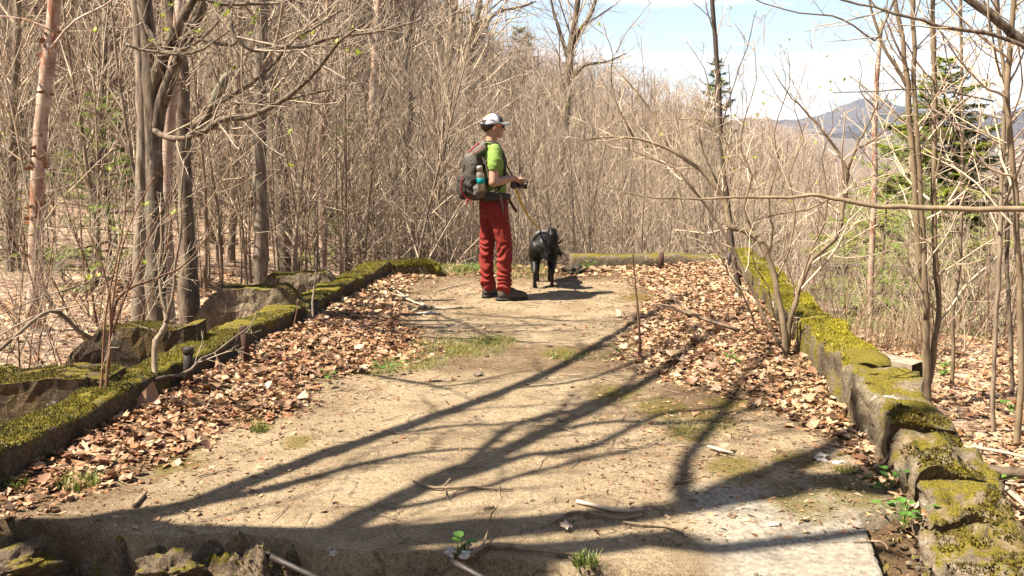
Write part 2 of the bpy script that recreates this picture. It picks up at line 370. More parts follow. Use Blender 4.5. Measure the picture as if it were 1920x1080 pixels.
def platform():
    nx, ny = 190, 300; V, C = [], []
    for j in range(ny+1):
        for i in range(nx+1):
            t = j/ny; s = i/nx
            y1 = YF+.12
            xl, xr = XL(4), XR(4)
            y = 0
            x0 = XL(3.9)-.12+(XR(3.9)-XL(3.9)+.24)*s
            y = yfront(x0)+(y1-yfront(x0))*t**1.25
            xe = min(XR(y)+.12, 1.41+.2*(y-3.53)+max(0, y-4.12)*2+.008*fbm(y*2, 1)+.006*nz(y*23, 4))
            x = XL(y)-.12+(xe-XL(y)+.12)*s
            z = slabz(x, y)
            if j == 0 or (i == nx and y < 4.3): z -= .22
            V.append((x, y, z))
            li = litter(x, y)
            mo = max([math.exp(-((x-g.x)**2+((y-g.y)*.75)**2)/(r*r)) for g, r in MG]+[0])
            k = sm(1500, 1300, 960+F*x/max(y, 1)/1.0)  # unused blend kept flat below
            pale = sm(.55, .95, x)*sm(4.75, 4.25, y)+.5*sm(.9, 1.2, x)*sm(4.1, 3.8, y)
            soil = max(li, .75*sm(.38, .0, abs(y-7.15)-.35)*sm(-.9, .1, x+.5+.3*nz(x, y)), sm(10.2, 11.2, y)*.8,
                       sm(1.7, .9, XR(y)-x)*sm(5.2, 5.8, y)*.8, sm(1.0, .5, x-XL(y))*.7)
            C.append((1, 0, 0) if (j == 0 or (i == nx and y < 4.3)) else (soil, mo, min(1, pale)))
    i = np.arange(ny)[:, None]*(nx+1); j = np.arange(nx)[None, :]
    q = np.stack([i+j, i+j+1, i+nx+1+j+1, i+nx+1+j], -1).reshape(-1, 4)
    mb = MB(); mb.v = [np.array(V)]; mb.q = [q]; mb.n = len(V); mb.c = [np.array(C)]
    m, n, l, b = nodes('worn concrete platform')
    v = coords(n, l)
    at_ = n.new('ShaderNodeAttribute'); at_.attribute_name = 'col'; sp = n.new('ShaderNodeSeparateColor'); l.new(at_.outputs['Color'], sp.inputs[0])
    f1 = noise(n, l, v, 2.2, 6, .6); f2 = noise(n, l, v, 34, 6, .72); f3 = noise(n, l, v, 9, 6, .7); f4 = noise(n, l, v, 130, 3, .7)
    ca = ramp(n, [(.36, (.10, .073, .044)), (.5, (.21, .161, .104)), (.64, (.295, .238, .163))]); l.new(f2, ca.inputs['Fac'])
    cb = ramp(n, [(.40, (.50, .43, .34)), (.60, (1.14, 1.12, 1.08))]); l.new(f1, cb.inputs['Fac'])
    c = mix(n, l, 1.0, ca.outputs[0], cb.outputs[0], 'MULTIPLY')
    cs = ramp(n, [(.36, (.082, .058, .034)), (.5, (.23, .176, .112)), (.64, (.38, .315, .225))]); l.new(f4, cs.inputs['Fac'])
    c = mix(n, l, .5, c, cs.outputs[0])
    f5 = noise(n, l, v, 62, 4, .8); r5 = ramp(n, [(.60, (0, 0, 0)), (.68, (1, 1, 1))]); l.new(f5, r5.inputs['Fac'])
    c = mix(n, l, mth(n, l, 'MULTIPLY', r5.outputs[0], .65), c, (.05, .034, .02))
    # brown stains
    rs = ramp(n, [(.56, (0, 0, 0)), (.70, (1, 1, 1))]); l.new(f3, rs.inputs['Fac'])
    c = mix(n, l, mth(n, l, 'MULTIPLY', rs.outputs[0], .5), c, (.095, .062, .032))
    # hairline cracks
    vd = n.new('ShaderNodeVectorMath'); vd.operation = 'ADD'; nd = n.new('ShaderNodeTexNoise'); nd.inputs['Scale'].default_value = 3.5; nd.inputs['Detail'].default_value = 5; l.new(v, nd.inputs['Vector']); ns = n.new('ShaderNodeVectorMath'); ns.operation = 'SCALE'; ns.inputs['Scale'].default_value = .5; l.new(nd.outputs['Color'], ns.inputs[0]); l.new(v, vd.inputs[0]); l.new(ns.outputs[0], vd.inputs[1])
    ck = n.new('ShaderNodeTexVoronoi'); ck.feature = 'DISTANCE_TO_EDGE'; ck.inputs['Scale'].default_value = .75; l.new(vd.outputs[0], ck.inputs['Vector'])
    rk = ramp(n, [(.0, (1, 1, 1)), (.010, (0, 0, 0))]); l.new(ck.outputs['Distance'], rk.inputs['Fac'])
    c = mix(n, l, mth(n, l, 'MULTIPLY', mth(n, l, 'MULTIPLY', rk.outputs[0], f1), 1.1), c, (.035, .024, .014))
    # pale clean concrete
    pk = ramp(n, [(.38, (0, 0, 0)), (.80, (1, 1, 1))]); l.new(mth(n, l, 'ADD', mth(n, l, 'MULTIPLY', sp.outputs[2], .72), mth(n, l, 'MULTIPLY', f3, .25)), pk.inputs['Fac'])
    cp = ramp(n, [(.38, (.16, .14, .112)), (.62, (.31, .282, .235))]); l.new(f2, cp.inputs['Fac'])
    c = mix(n, l, mth(n, l, 'MULTIPLY', pk.outputs[0], .85), c, cp.outputs[0])
    # soil
    sk = ramp(n, [(.46, (0, 0, 0)), (.68, (1, 1, 1))]); l.new(mth(n, l, 'ADD', mth(n, l, 'MULTIPLY', sp.outputs[0], .62), mth(n, l, 'MULTIPLY', f3, .36)), sk.inputs['Fac'])
    cs2 = ramp(n, [(.25, (.022, .013, .007)), (.5, (.070, .043, .023)), (.75, (.14, .09, .053))]); l.new(f4, cs2.inputs['Fac'])
    c = mix(n, l, mth(n, l, 'MULTIPLY', sk.outputs[0], .8), c, cs2.outputs[0])
    # moss film
    mk = ramp(n, [(.50, (0, 0, 0)), (.68, (1, 1, 1))]); l.new(mth(n, l, 'ADD', mth(n, l, 'MULTIPLY', sp.outputs[1], .5), mth(n, l, 'MULTIPLY', f3, .45)), mk.inputs['Fac'])
    cm = ramp(n, [(.35, (.055, .042, .008)), (.65, (.125, .10, .02))]); l.new(f4, cm.inputs['Fac'])
    c = mix(n, l, mth(n, l, 'MULTIPLY', mk.outputs[0], .8), c, cm.outputs[0])
    l.new(c, b.inputs['Base Color']); b.inputs['Roughness'].default_value = .95; b.inputs['Specular IOR Level'].default_value = .12
    k = bump(n, l, b, f2, .8, .018); bump(n, l, b, f4, .8, .007, k)
    return tag(mb.build('platform', m), kind='structure')
platform()

# ------------------------------------------------------------------ kerbs, walls, rubble
def kerb_mesh(p0, p1, w, h, zb=-.25, amp=.02, seed=0, cut=.05, ends=(0, 0), bow=0.0, hprof=None):
    """rough concrete bar from p0 to p1 (inner foot line), w wide to the outer side (right of travel if w>0)"""
    p0, p1 = Vector(p0), Vector(p1); L = (p1-p0).length; d = (p1-p0)/L; s = Vector((d.y, -d.x, 0))*(1 if w > 0 else -1); w = abs(w)
    n = max(4, int(L/cut)); prof = []
    def seg(a, b, k):
        for i in range(k): prof.append((a[0]+(b[0]-a[0])*i/k, a[1]+(b[1]-a[1])*i/k))
    ka = max(2, int((h-zb)/cut)); kb = max(3, int(w/cut)); e = .022
    seg((0, zb), (0, h-e), ka); seg((0, h-e), (e, h), 2); seg((e, h), (w-e, h), kb); seg((w-e, h), (w, h-e), 2); seg((w, h-e), (w, zb), ka); prof.append((w, zb))
    k = len(prof); V = []
    for i in range(n+1):
        t = i/n; c = p0+d*(L*t)+s*(bow*math.sin(math.pi*t))
        hs = hprof(t) if hprof else 1.0
        for (a, b) in prof:
            bb = b*hs if b > 0 else b
            # blunt ends
            shrink = 0
            p = c+s*a+Vector((0, 0, bb))
            q = p*1.0
            nn = Vector((fbm(q.x*3+seed, q.y*3, q.z*3), fbm(q.x*3, q.y*3+seed+7, q.z*3), fbm(q.x*3, q.y*3, q.z*3+seed+13)))
            n2 = Vector((fbm(q.x*11+seed, q.y*11, q.z*11), 0, fbm(q.x*11, q.y*11, q.z*11+seed+5)))
            V.append(p+nn*amp+n2*amp*.45)
    i = np.arange(n)[:, None]*k; j = np.arange(k-1)[None, :]
    q = np.stack([i+j, i+k+j, i+k+j+1, i+j+1], -1).reshape(-1, 4)
    if w and s.dot(Vector((d.y, -d.x, 0))) > 0: q = q[:, ::-1]
    # end caps as fans round a middle point
    V2 = [tuple(x) for x in V]; tris = []
    for base, flip in ((0, 0), (n*k, 1)):
        cpt = sum((V[base+j2] for j2 in range(k)), Vector())/k; V2.append(tuple(cpt)); ci = len(V2)-1
        for j2 in range(k-1):
            tris.append((ci, base+j2, base+j2+1) if not flip else (ci, base+j2+1, base+j2))
    mb = MB(); mb.add(V2, q, tris); return mb, (p0, d, s, L, w, h)

def moss_tufts(mb, P, N, h=.02, wd=.006, cols=((.195, .1755, .013), (.13, .1365, .013), (.234, .2015, .0195))):
    """small spikes of moss at points P with normals N"""
    n = len(P)
    if n == 0: return
    P = np.asarray(P, float); N = np.asarray(N, float)
    hh = h*nr.uniform(.5, 1.35, n)[:, None]; a = nr.uniform(0, 6.283, n); w = wd*nr.uniform(.6, 1.4, n)[:, None]
    t1 = np.stack([np.cos(a), np.sin(a), np.zeros(n)], 1); t2 = np.stack([-np.sin(a), np.cos(a), np.zeros(n)], 1)
    tip = P+N*hh+nr.normal(0, .28, (n, 3))*hh
    V = np.stack([P+t1*w-N*.004, P-.5*t1*w+.87*t2*w-N*.004, P-.5*t1*w-.87*t2*w-N*.004, tip], 1).reshape(-1, 3)
    b = np.arange(n)[:, None, None]*4
    T = (b+np.array([[0, 1, 3], [1, 2, 3], [2, 0, 3]])[None]).reshape(-1, 3)
    lo = np.array([.80+.55*nz(p[0]*2.6, p[1]*2.6, 4)+.25*nz(p[0]*9, p[1]*9, 2) for p in P])[:, None].clip(.35, 1.2)
    pick = np.array(cols)[nr.integers(0, len(cols), n)]*nr.uniform(.75, 1.2, (n, 1))*lo*np.array([1, .9+.1*1, 1])
    mb.add(V, None, T, np.repeat(pick, 4, 0))

from mathutils.bvhtree import BVHTree
def drape(o_mesh, xy, zt=3.0):
    """heights and normals of a mesh at points from above"""
    bv = BVHTree.FromPolygons([v.co.copy() for v in o_mesh.vertices], [tuple(p.vertices) for p in o_mesh.polygons])
    P, N = [], []
    for x, y in xy:
        h, nrm, _, _ = bv.ray_cast(Vector((x, y, zt)), Vector((0, 0, -1)))
        if h is not None: P.append(tuple(h)); N.append(tuple(nrm if nrm.z > 0 else -nrm))
    return P, N
def mossy_kerb(name, label, cat, parts, mossn, thr, mat, cols=None, group=None, hh=.02):
    mb, fr = parts
    o = mb.build(name, mat); tag(o, label, cat, group)
    p0, d, s, L, w, h = fr
    xy = []
    for _ in range(mossn):
        t, a = rng.random(), rng.uniform(.0, 1.0)
        p = p0+d*(L*t)+s*(a*w)
        k = fbm(p.x*2.2, p.y*2.2, 2.5, 4)+.35*nz(p.x*9, p.y*9, 4)-.25*abs(2*a-1)**3
        if k > thr(t) if callable(thr) else k > thr: xy.append((p.x, p.y))
    P, N = drape(o.data, xy)
    mm = MB(); moss_tufts(mm, P, N, hh, .007, *( [cols] if cols else []))
    if mm.n: tag(mm.build('moss', M['moss'], o, smooth=False), kind='stuff')
    return o
def wave(amp, fq, ph): return lambda t: 1+amp*math.sin(fq*t+ph)+amp*.6*math.sin(fq*2.7*t+ph*2)
yel = ((0.3534, 0.3069, 0.0186), (0.2511, 0.2232, 0.0168), (0.4278, 0.3627, 0.0279), (0.1860, 0.1488, 0.0168))
grn = ((0.1925, 0.1676, 0.0129), (0.1283, 0.1176, 0.0100), (0.2424, 0.2032, 0.0156), (0.1212, 0.0891, 0.0143))
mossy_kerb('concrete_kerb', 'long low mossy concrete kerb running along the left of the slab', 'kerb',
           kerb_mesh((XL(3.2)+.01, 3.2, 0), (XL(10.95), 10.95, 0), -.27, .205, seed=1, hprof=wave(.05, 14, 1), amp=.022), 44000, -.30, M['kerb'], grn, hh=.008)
mossy_kerb('concrete_kerb', 'short lump of bright mossy kerb at the far left corner of the slab', 'kerb',
           kerb_mesh((-1.42, 10.98, 0), (-.80, 11.12, 0), -.30, .17, seed=5, hprof=lambda t: 1-.45*max(0, t-.75)*4*.6, amp=.03), 7000, -.6, M['kerb'], grn, hh=.018)
mossy_kerb('concrete_kerb', 'bare low concrete kerb across the far end behind the dog', 'kerb',
           kerb_mesh((.70, YF+.03, 0), (2.52, YF-.03, 0), -.30, .175, seed=9, hprof=wave(.05, 9, 2), amp=.012), 1500, .25, M['kerb_far'], yel, hh=.012)
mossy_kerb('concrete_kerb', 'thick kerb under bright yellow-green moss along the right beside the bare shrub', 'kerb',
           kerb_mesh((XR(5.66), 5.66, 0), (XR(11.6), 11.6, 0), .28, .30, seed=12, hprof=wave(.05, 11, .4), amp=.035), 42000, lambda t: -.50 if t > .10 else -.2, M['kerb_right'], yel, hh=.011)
mossy_kerb('concrete_kerb', 'squared kerb block with dark patchy moss at the broken right end', 'kerb',
           kerb_mesh((XR(4.62), 4.62, 0), (XR(5.70)+.012, 5.70, 0), .30, .30, seed=15, hprof=lambda t: .80+.2*min(1, t*2)+.05*math.sin(11*t), amp=.05, cut=.035), 9000, .06, M['kerb_block'],
           ((.13, .0975, .013), (.0845, .0585, .0097), (.1755, .1365, .0195)), hh=.014)

def saddle(name, label, y, x0, x1, z, chl, chr_, mat, th=.24, dip=0):
    """one cross wall: a trapezoid slab standing across the drop beside the kerb"""
    zb = -.75; nx, nz_ = 26, 16; V = []; mb = MB()
    def top(x):
        t = z
        if x < x0+chl: t = z-(x0+chl-x)*1.15
        if x > x1-chr_: t = z-(x-x1+chr_)*1.0
        if dip and x < (x0+x1)/2: t -= dip
        return t
    for side in (0, 1):
        for j in range(nz_+1):
            for i in range(nx+1):
                x = x0+(x1-x0)*i/nx; t = top(x); zz = zb+(t-zb)*j/nz_
                p = Vector((x, y+th*side, zz)); a = .034
                V.append((x+a*fbm(x*4, y, zz*4), p.y+a*fbm(x*4+9, y+side*5, zz*4), zz+a*fbm(x*4, y+3, zz*4+7)*(j/nz_)))
    k = (nx+1)*(nz_+1); q = []
    for j in range(nz_):
        for i in range(nx):
            a = j*(nx+1)+i; q.append((a, a+1, a+nx+2, a+nx+1)); q.append((k+a, k+a+nx+1, k+a+nx+2, k+a+1))
    for i in range(nx):
        a = nz_*(nx+1)+i; q.append((a, a+1, k+a+1, k+a))
    for j in range(nz_):
        a = j*(nx+1); q.append((a, a+nx+1, k+a+nx+1, k+a)); b_ = a+nx; q.append((b_, k+b_, k+b_+nx+1, b_+nx+1))
    mb.add(V, q); o = mb.build(name, mat, smooth=False); tag(o, label, 'wall', 'cross walls beside the left kerb')
    xy = [(x0+(x1-x0)*rng.random(), y+th*rng.random()) for _ in range(int(6000*(x1-x0)))]
    xy = [p for p in xy if fbm(p[0]*2.5, p[1]*6, 3)+.3*nz(p[0]*12, p[1]*12) > -.08]
    P, N = drape(o.data, xy); mm = MB(); moss_tufts(mm, P, N, .010, .007, ((.13, .0975, .013), (.182, .1495, .0163), (.078, .0585, .0097)))
    if mm.n: tag(mm.build('moss', M['moss'], o, smooth=False), kind='stuff')
    return o
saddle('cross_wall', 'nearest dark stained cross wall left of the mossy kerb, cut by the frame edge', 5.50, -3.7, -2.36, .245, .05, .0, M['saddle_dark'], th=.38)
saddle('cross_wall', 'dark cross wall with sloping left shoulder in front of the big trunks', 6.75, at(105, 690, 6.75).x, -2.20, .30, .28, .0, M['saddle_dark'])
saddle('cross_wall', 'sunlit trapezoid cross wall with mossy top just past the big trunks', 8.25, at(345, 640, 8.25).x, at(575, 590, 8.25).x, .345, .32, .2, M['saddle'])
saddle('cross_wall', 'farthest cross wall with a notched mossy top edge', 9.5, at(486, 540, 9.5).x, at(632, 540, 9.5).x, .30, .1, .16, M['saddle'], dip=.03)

def rock_mesh(name, rx, ry, rz, seed, mat, sub=4, amp=.28, sharp=.4):
    bm = bmesh.new(); bmesh.ops.create_icosphere(bm, subdivisions=sub, radius=1)
    for v in bm.verts:
        p = v.co.copy()
        ax = [max(-.75, min(.75, c)) for c in p]      # squared off
        p = p.lerp(Vector(ax)*1.2, sharp)
        k = 1+amp*fbm(p.x*1.3+seed, p.y*1.3, p.z*1.3, 5)+1.5*amp*(mn.turbulence(Vector((p.x*1.6+seed, p.y*1.6, p.z*1.6)), 5, False)-.5)+.35*amp*fbm(p.x*6+seed, p.y*6, p.z*6, 4)
        v.co = Vector((p.x*rx*k, p.y*ry*k, p.z*rz*k))
    for f in bm.faces: f.smooth = True
    me = bpy.data.meshes.new(name); bm.to_mesh(me); bm.free(); me.materials.append(mat); return me
def rock(name, label, cat, loc, r, seed, mat, rz=0, sub=4, amp=.28, group=None, sharp=.4):
    o = link(name, rock_mesh(name, *r, seed, mat, sub, amp, sharp), None, loc); o.rotation_euler.z = rz
    return tag(o, label, cat, group)
RUB = 'chunks of the broken right kerb end'
def chunk(label, p0, p1, w, h, seed, hp, amp=.045, mat='rubble'):
    mb, fr = kerb_mesh(p0, p1, w, h, zb=-.55, amp=amp, seed=seed, cut=.028, hprof=hp)
    for k, v in enumerate(mb.v):                      # fractured faces: broken steps on top of the rounding
        for q in v:
            c = mn.cell(Vector((q[0]*8, q[1]*8, q[2]*8+seed))); t = mn.turbulence(Vector((q[0]*5+seed, q[1]*5, q[2]*5)), 5, False)
            q[2] += .02*(c-.5)+.05*(t-.55); q[0] += .02*(mn.cell(Vector((q[0]*7+9, q[1]*7, q[2]*7)))-.5)
    o = mb.build('concrete_chunk', M[mat]); tag(o, label, 'rubble', RUB)
    xy = []
    for _ in range(4200):
        p = fr[0]+fr[1]*(fr[3]*rng.random())+fr[2]*(rng.random()*fr[4])
        if fbm(p.x*3, p.y*3, seed, 4)+.3*nz(p.x*11, p.y*11) > -.05: xy.append((p.x, p.y))
    P, N = drape(o.data, xy); mm = MB(); moss_tufts(mm, P, N, .008, .006, ((.104, .078, .013), (.156, .1235, .0143), (.065, .0488, .0097)))
    if mm.n: tag(mm.build('moss', M['moss'], o, smooth=False), kind='stuff')
chunk('large dark concrete chunk with white lichen, topmost of the broken right kerb', (1.79, 4.20, 0), (1.85, 4.68, 0), .32, .26, 3, lambda t: .85+.15*math.sin(3*t))
chunk('hollowed mossy orange-stained chunk in the middle of the broken right kerb', (1.70, 3.80, 0), (1.79, 4.24, 0), .36, .16, 8, lambda t: .75+.25*t)
chunk('pebbly pale chunk in the bottom right corner of the broken kerb', (1.56, 3.25, 0), (1.70, 3.83, 0), .36, .10, 14, lambda t: 1, .055)
rock('stone', 'white lichened flat stone lying on the squared kerb block', 'stone', (at(1662, 826, 5.05).x, 5.05, .262), (.055, .045, .022), 21, M['stone'], .4, 3)
rock('stone', 'white angular stone on the leaves near the broken kerb', 'stone', gp(1541, 858, .02), (.05, .035, .022), 23, M['stone'], .9, 3)
rock('stone', 'flat white stone touching the angular one near the broken kerb', 'stone', gp(1572, 868, .012), (.045, .022, .014), 25, M['stone'], .1, 3)
rock('stone', 'small white chip alone in the shade on the slab', 'stone', gp(1452, 984, .012), (.035, .022, .014), 27, M['stone'], .2, 3)
rock('stone', 'brown half-buried stone on the middle of the slab', 'stone', gp(897, 702, .015), (.04, .022, .020), 29, M['brownstone'], .2, 3)
rock('stone', 'pale flat stone at the foot of the forked fallen branch', 'stone', gp(800, 588, .01), (.11, .05, .016), 31, M['stone'], .1, 3)
for k, (u, v, s) in enumerate([(875, 1040, .03), (625, 1037, .02), (845, 1035, .035)]):
    rock('stone', ['rounded grey pebble at the grassy slab edge beside the little green sprout', 'small pale pebble lying on the dark broken front ledge',
                   'flat tan stone just left of the little green sprout'][k], 'stone', gp(u, v, .012), (s, s*.7, s*.6), 40+k, M['stone'], k, 3)

def ledge():
    nx, ny = 530, 130; V = []
    for j in range(ny+1):
        for i in range(nx+1):
            x = -3.0+5.3*i/nx; yb = yfront(x)+.05; y = yb-1.45*(1-j/ny)
            d = yb-y                                                   # how far forward of the slab edge
            tur = mn.turbulence(Vector((x*2.6, y*3.2, 1.5)), 6, False)
            left = sm(-.2, -1.2, x)
            z = -.02-.22*sm(.1, 1.3, d)+sm(-.01, .12, d)*(.26*(tur-.50)+.10*nz(x*1.6, y*2.2, 9)+.04*left+.16*(mn.turbulence(Vector((x*6, y*7, 4)), 5, False)-.5))
            z += .03*sm(.02, .15, d)*nz(x*14, y*14, 3)
            cr_ = mn.cell(Vector((x*3.2+.4*nz(x*3, y*3), y*3.2, 0)))
            z += .06*(cr_-.5)*sm(.06, .2, d)
            V.append((x+.02*nz(x*9, y*9, 5), y, z))
    i = np.arange(ny)[:, None]*(nx+1); j = np.arange(nx)[None, :]
    q = np.stack([i+j, i+j+1, i+nx+1+j+1, i+nx+1+j], -1).reshape(-1, 4)
    mb = MB(); mb.add(V, q); o = mb.build('broken_ledge', M['ledge']); tag(o, 'dark crumbled concrete ledge along the front edge of the slab', 'broken ledge')
    xy = [(rng.uniform(-2.6, 1.4), rng.uniform(3.2, 3.95)) for _ in range(26000)]
    xy = [p for p in xy if fbm(p[0]*1.7, p[1]*2.5, 6)+.25*nz(p[0]*8, p[1]*8) > .2]
    P, N = drape(o.data, xy); mm = MB(); moss_tufts(mm, P, N, .013, .006, ((.1105, .0975, .013), (.065, .065, .0097), (.1495, .1105, .013)))
    tag(mm.build('moss', M['moss'], o, smooth=False), kind='stuff')
    return o
LEDGE = ledge()
def crumbs():
    bm = bmesh.new(); bmesh.ops.create_icosphere(bm, subdivisions=1, radius=1); bv = np.array([v.co[:] for v in bm.verts]); bf = np.array([[v.index for v in f.verts] for f in bm.faces]); bm.free()
    xy = [(rng.uniform(-2.7, 1.5), rng.uniform(3.15, 3.9)) for _ in range(1500)]
    xy += [(rng.gauss(1.68, .16), rng.uniform(3.4, 4.9)) for _ in range(220)]
    xy = [p for p in xy if p[1] < yfront(p[0])+.02 or p[0] > 1.45]
    bvh = BVHTree.FromPolygons([v.co.copy() for v in LEDGE.data.vertices], [tuple(p.vertices) for p in LEDGE.data.polygons]); mb = MB()
    for x, y in xy:
        if x > 1.45: z = slabz(x, y) if x < XR(y) and y > 4.2 else -.06
        else:
            h = bvh.ray_cast(Vector((x, y, 2)), Vector((0, 0, -1)))[0]
            if h is None: continue
            z = h.z
        r = .004+.016*rng.random()**3; v = bv*np.array([r*rng.uniform(.8, 1.6), r*rng.uniform(.7, 1.2), r*rng.uniform(.5, 1)])*nr.uniform(.75, 1.2, (len(bv), 1))
        mb.add(v@np.array(Euler((rng.random(), rng.random(), rng.uniform(0, 6))).to_matrix()).T+np.array((x, y, z+r*.2)), None, bf)
    tag(mb.build('rubble_crumbs', M['rubble'], smooth=False), 'small crumbs of broken concrete along the ledge and kerb end', None, None, 'stuff')
crumbs()
def soil():
    n, m_ = 40, 60; V = [(1.25+.8*i/n, 3.1+1.6*j/m_, -.085+.05*fbm((1.25+.8*i/n)*5, (3.1+1.6*j/m_)*5, 2)) for j in range(m_+1) for i in range(n+1)]
    mb = MB(); mb.add(V, [(j*(n+1)+i, j*(n+1)+i+1, (j+1)*(n+1)+i+1, (j+1)*(n+1)+i) for j in range(m_) for i in range(n)])
    tag(mb.build('soil', simple('dark leaf soil', (.10, .064, .036), .95, .7, 40, .6, 0, .1)), kind='structure')
soil()
for k, (x, y, z, r, lab) in enumerate([
        (-1.35, 3.66, -.02, (.15, .11, .08), 'angular brown rock poking up from the left of the front ledge'),
        (-2.02, 3.74, -.04, (.20, .12, .08), 'broad grey rock in the bottom left corner of the ledge'),
        (1.02, 3.50, -.03, (.08, .06, .05), 'dark knobbly rock next to the grass tuft on the front ledge'),
        (-.30, 3.46, -.05, (.13, .08, .07), 'squat rock between the two iron rods of the front ledge')]):
    rock('rock', lab, 'rock', (x, y, z-.045), r, 60+k*3, M['ledge'], k*.7, 5, .26, 'rocks of the broken front ledge', .5)

rock('stone', 'shadow-dark stone added in place of a cast shadow at the left end of the far kerb beside the dog', 'stone', gp(1076, 510, .03), (.13, .10, .09), 91, M['shadestone'], .5, 4, .25)  # added stone, coloured dark to imitate the hiker's shadow on the kerb end
# ------------------------------------------------------------------ iron pipes and the timber
def pipe(label, foot, top, r, mat, cap=True):
    f, t = Vector(foot), Vector(top); o = empty('pipe_stub', label, 'pipe', f, 0, 'iron pipe stubs along the kerbs')
    d = t-f; mb = MB()
    mb.tube([(0, 0, 0), d*.5, d], r, 14, True); mb.build('tube', mat, o)
    if cap:
        mb = MB(); mb.tube([d*.86, d*.88, d*1.0, d*1.01], [r*1.0, r*1.16, r*1.16, r*1.02], 14, True); mb.build('collar', mat, o)
    return o
def pz(u, v0, v1, z0):
    a = gp(u, v0, z0); b = at(u, v1, a.y); return a, b
a, b = pz(353, 734, 652, .03); pipe('dark iron pipe stub nearest the camera inside the left kerb', a, b, .030, M['darkpipe'])
a, b = pz(456, 686, 612, .03); a.x += .03; pipe('leaning rusty pipe stub beyond the nearest one at the left kerb', a, b, .026, M['rust'])
a, b = pz(1240, 504, 474, .06); pipe('short rust-red pipe stub in front of the far kerb', a, b, .030, M['rust'], False)
a, b = pz(1367, 506, 474, .08); pipe('dark pipe stub in the far right corner behind the shrub', a, b, .030, M['darkpipe'], False)
a, b = pz(1388, 525, 493, .10); pipe('rusty pipe stub closest to the shrub by the right corner', a, b, .032, M['rust'], False)
for lab, p in [('dark iron rod jutting from the front ledge at its left', [gp(487, 1034, .02), gp(572, 1074, -.005)]),
               ('dark iron rod poking out of the bottom of the front ledge', [gp(842, 1050, .02), gp(905, 1084, .0)])]:
    mb = MB(); pp = [p[0], p[0].lerp(p[1], .5), p[1]+(p[1]-p[0])*.6]; mb.tube(pp, .013, 10, True)
    tag(mb.build('iron_rod', M['darkpipe']), lab, 'rod', 'iron rods in the front ledge')
def beam():
    a, b = gp(1625, 668, -.34), gp(1735, 690, -.34); d = (b-a).normalized(); s = Vector((-d.y, d.x, 0))*.26
    e = b-d*.12
    mb = MB(); z1 = Vector((0, 0, -.16)); V = []
    n = 24
    for i in range(n+1):
        c = a-d*.3+(e-a+d*.3)*i/n
        for o_, zz in ((Vector(), z1), (Vector(), Vector()), (s*.5, Vector((0, 0, .008))), (s, Vector()), (s, z1)):
            p = c+o_+zz; V.append(p+Vector((nz(p.x*4, p.y*4, p.z*9), nz(p.x*4+5, p.y*4), nz(p.x*5, p.y*5+9, p.z*5)))*.012)
    q = [(i*5+j, (i+1)*5+j, (i+1)*5+j+1, i*5+j+1) for i in range(n) for j in range(4)]
    mb.add(V, q); tag(mb.build('concrete_beam', M['beamwood'], smooth=False), 'weathered flat beam lying on the leaves just beyond the right kerb', 'beam')
beam()
# ------------------------------------------------------------------ far mountains
def mountain(name, line, d0, d1, mat, seed):
    """ridge through pixel skyline points at distance d1, falling towards the camera to d0"""
    us = np.linspace(line[0][0], line[-1][0], 260); vv = np.interp(us, [a for a, _ in line], [b for _, b in line])
    n = 46; V = []
    for k in range(n+1):
        t = k/n
        for i, (u, v) in enumerate(zip(us, vv)):
            p = at(u, v, d1); d = d0+(d1-d0)*t
            x = p.x*d/d1 if False else p.x*(.55+.45*t)
            z0 = -125
            prof = t**.85
            z = z0+(p.z-z0)*prof
            a = (d1-d0)*.055*math.sin(math.pi*min(1, t*1.02))**.7
            z += a*fbm(x/(d1*.13)+seed, d/(d1*.13), 1, 5)+.0022*d1*fbm(x/(d1*.008), d/(d1*.008), seed, 3)
            V.append((x, d, z))
    for i, (u, v) in enumerate(zip(us, vv)):
        p = at(u, v, d1); V.append((p.x*1.1, d1*1.15, -125))
    m = len(us); i = np.arange(n+1)[:, None]*m; j = np.arange(m-1)[None, :]
    q = np.stack([i+j, i+j+1, i+m+j+1, i+m+j], -1).reshape(-1, 4)
    mb = MB(); mb.add(V, q); return tag(mb.build(name, mat), kind='structure')
def mountmat():
    m, n, l, b = nodes('wooded mountain side'); v = coords(n, l)
    f = noise(n, l, v, .004, 6, .65); g = noise(n, l, v, .05, 5, .75)
    r = ramp(n, [(.40, (.060, .052, .056)), (.56, (.042, .040, .046)), (.64, (.014, .019, .018))]); l.new(f, r.inputs['Fac'])
    r2 = ramp(n, [(.3, (.6,)*3), (.7, (1.25,)*3)]); l.new(g, r2.inputs['Fac'])
    l.new(mix(n, l, 1, r.outputs[0], r2.outputs[0], 'MULTIPLY'), b.inputs['Base Color']); b.inputs['Roughness'].default_value = 1
    b.inputs['Specular IOR Level'].default_value = 0
    return m
M['mount'] = mountmat()
mountain('mountain', [(900, 262), (1300, 246), (1400, 236), (1470, 227), (1530, 218), (1575, 200), (1610, 186), (1645, 184), (1690, 200), (1740, 210), (1800, 214),
                      (1860, 222), (1920, 214), (2050, 205), (2300, 190), (2600, 205), (3200, 230)], 1700, 3600, M['mount'], 2)
mountain('mountain', [(1200, 262), (1500, 250), (1600, 256), (1700, 262), (1800, 250), (1900, 244), (2050, 236), (2300, 240), (2900, 262)], 500, 1500, M['mount'], 6)

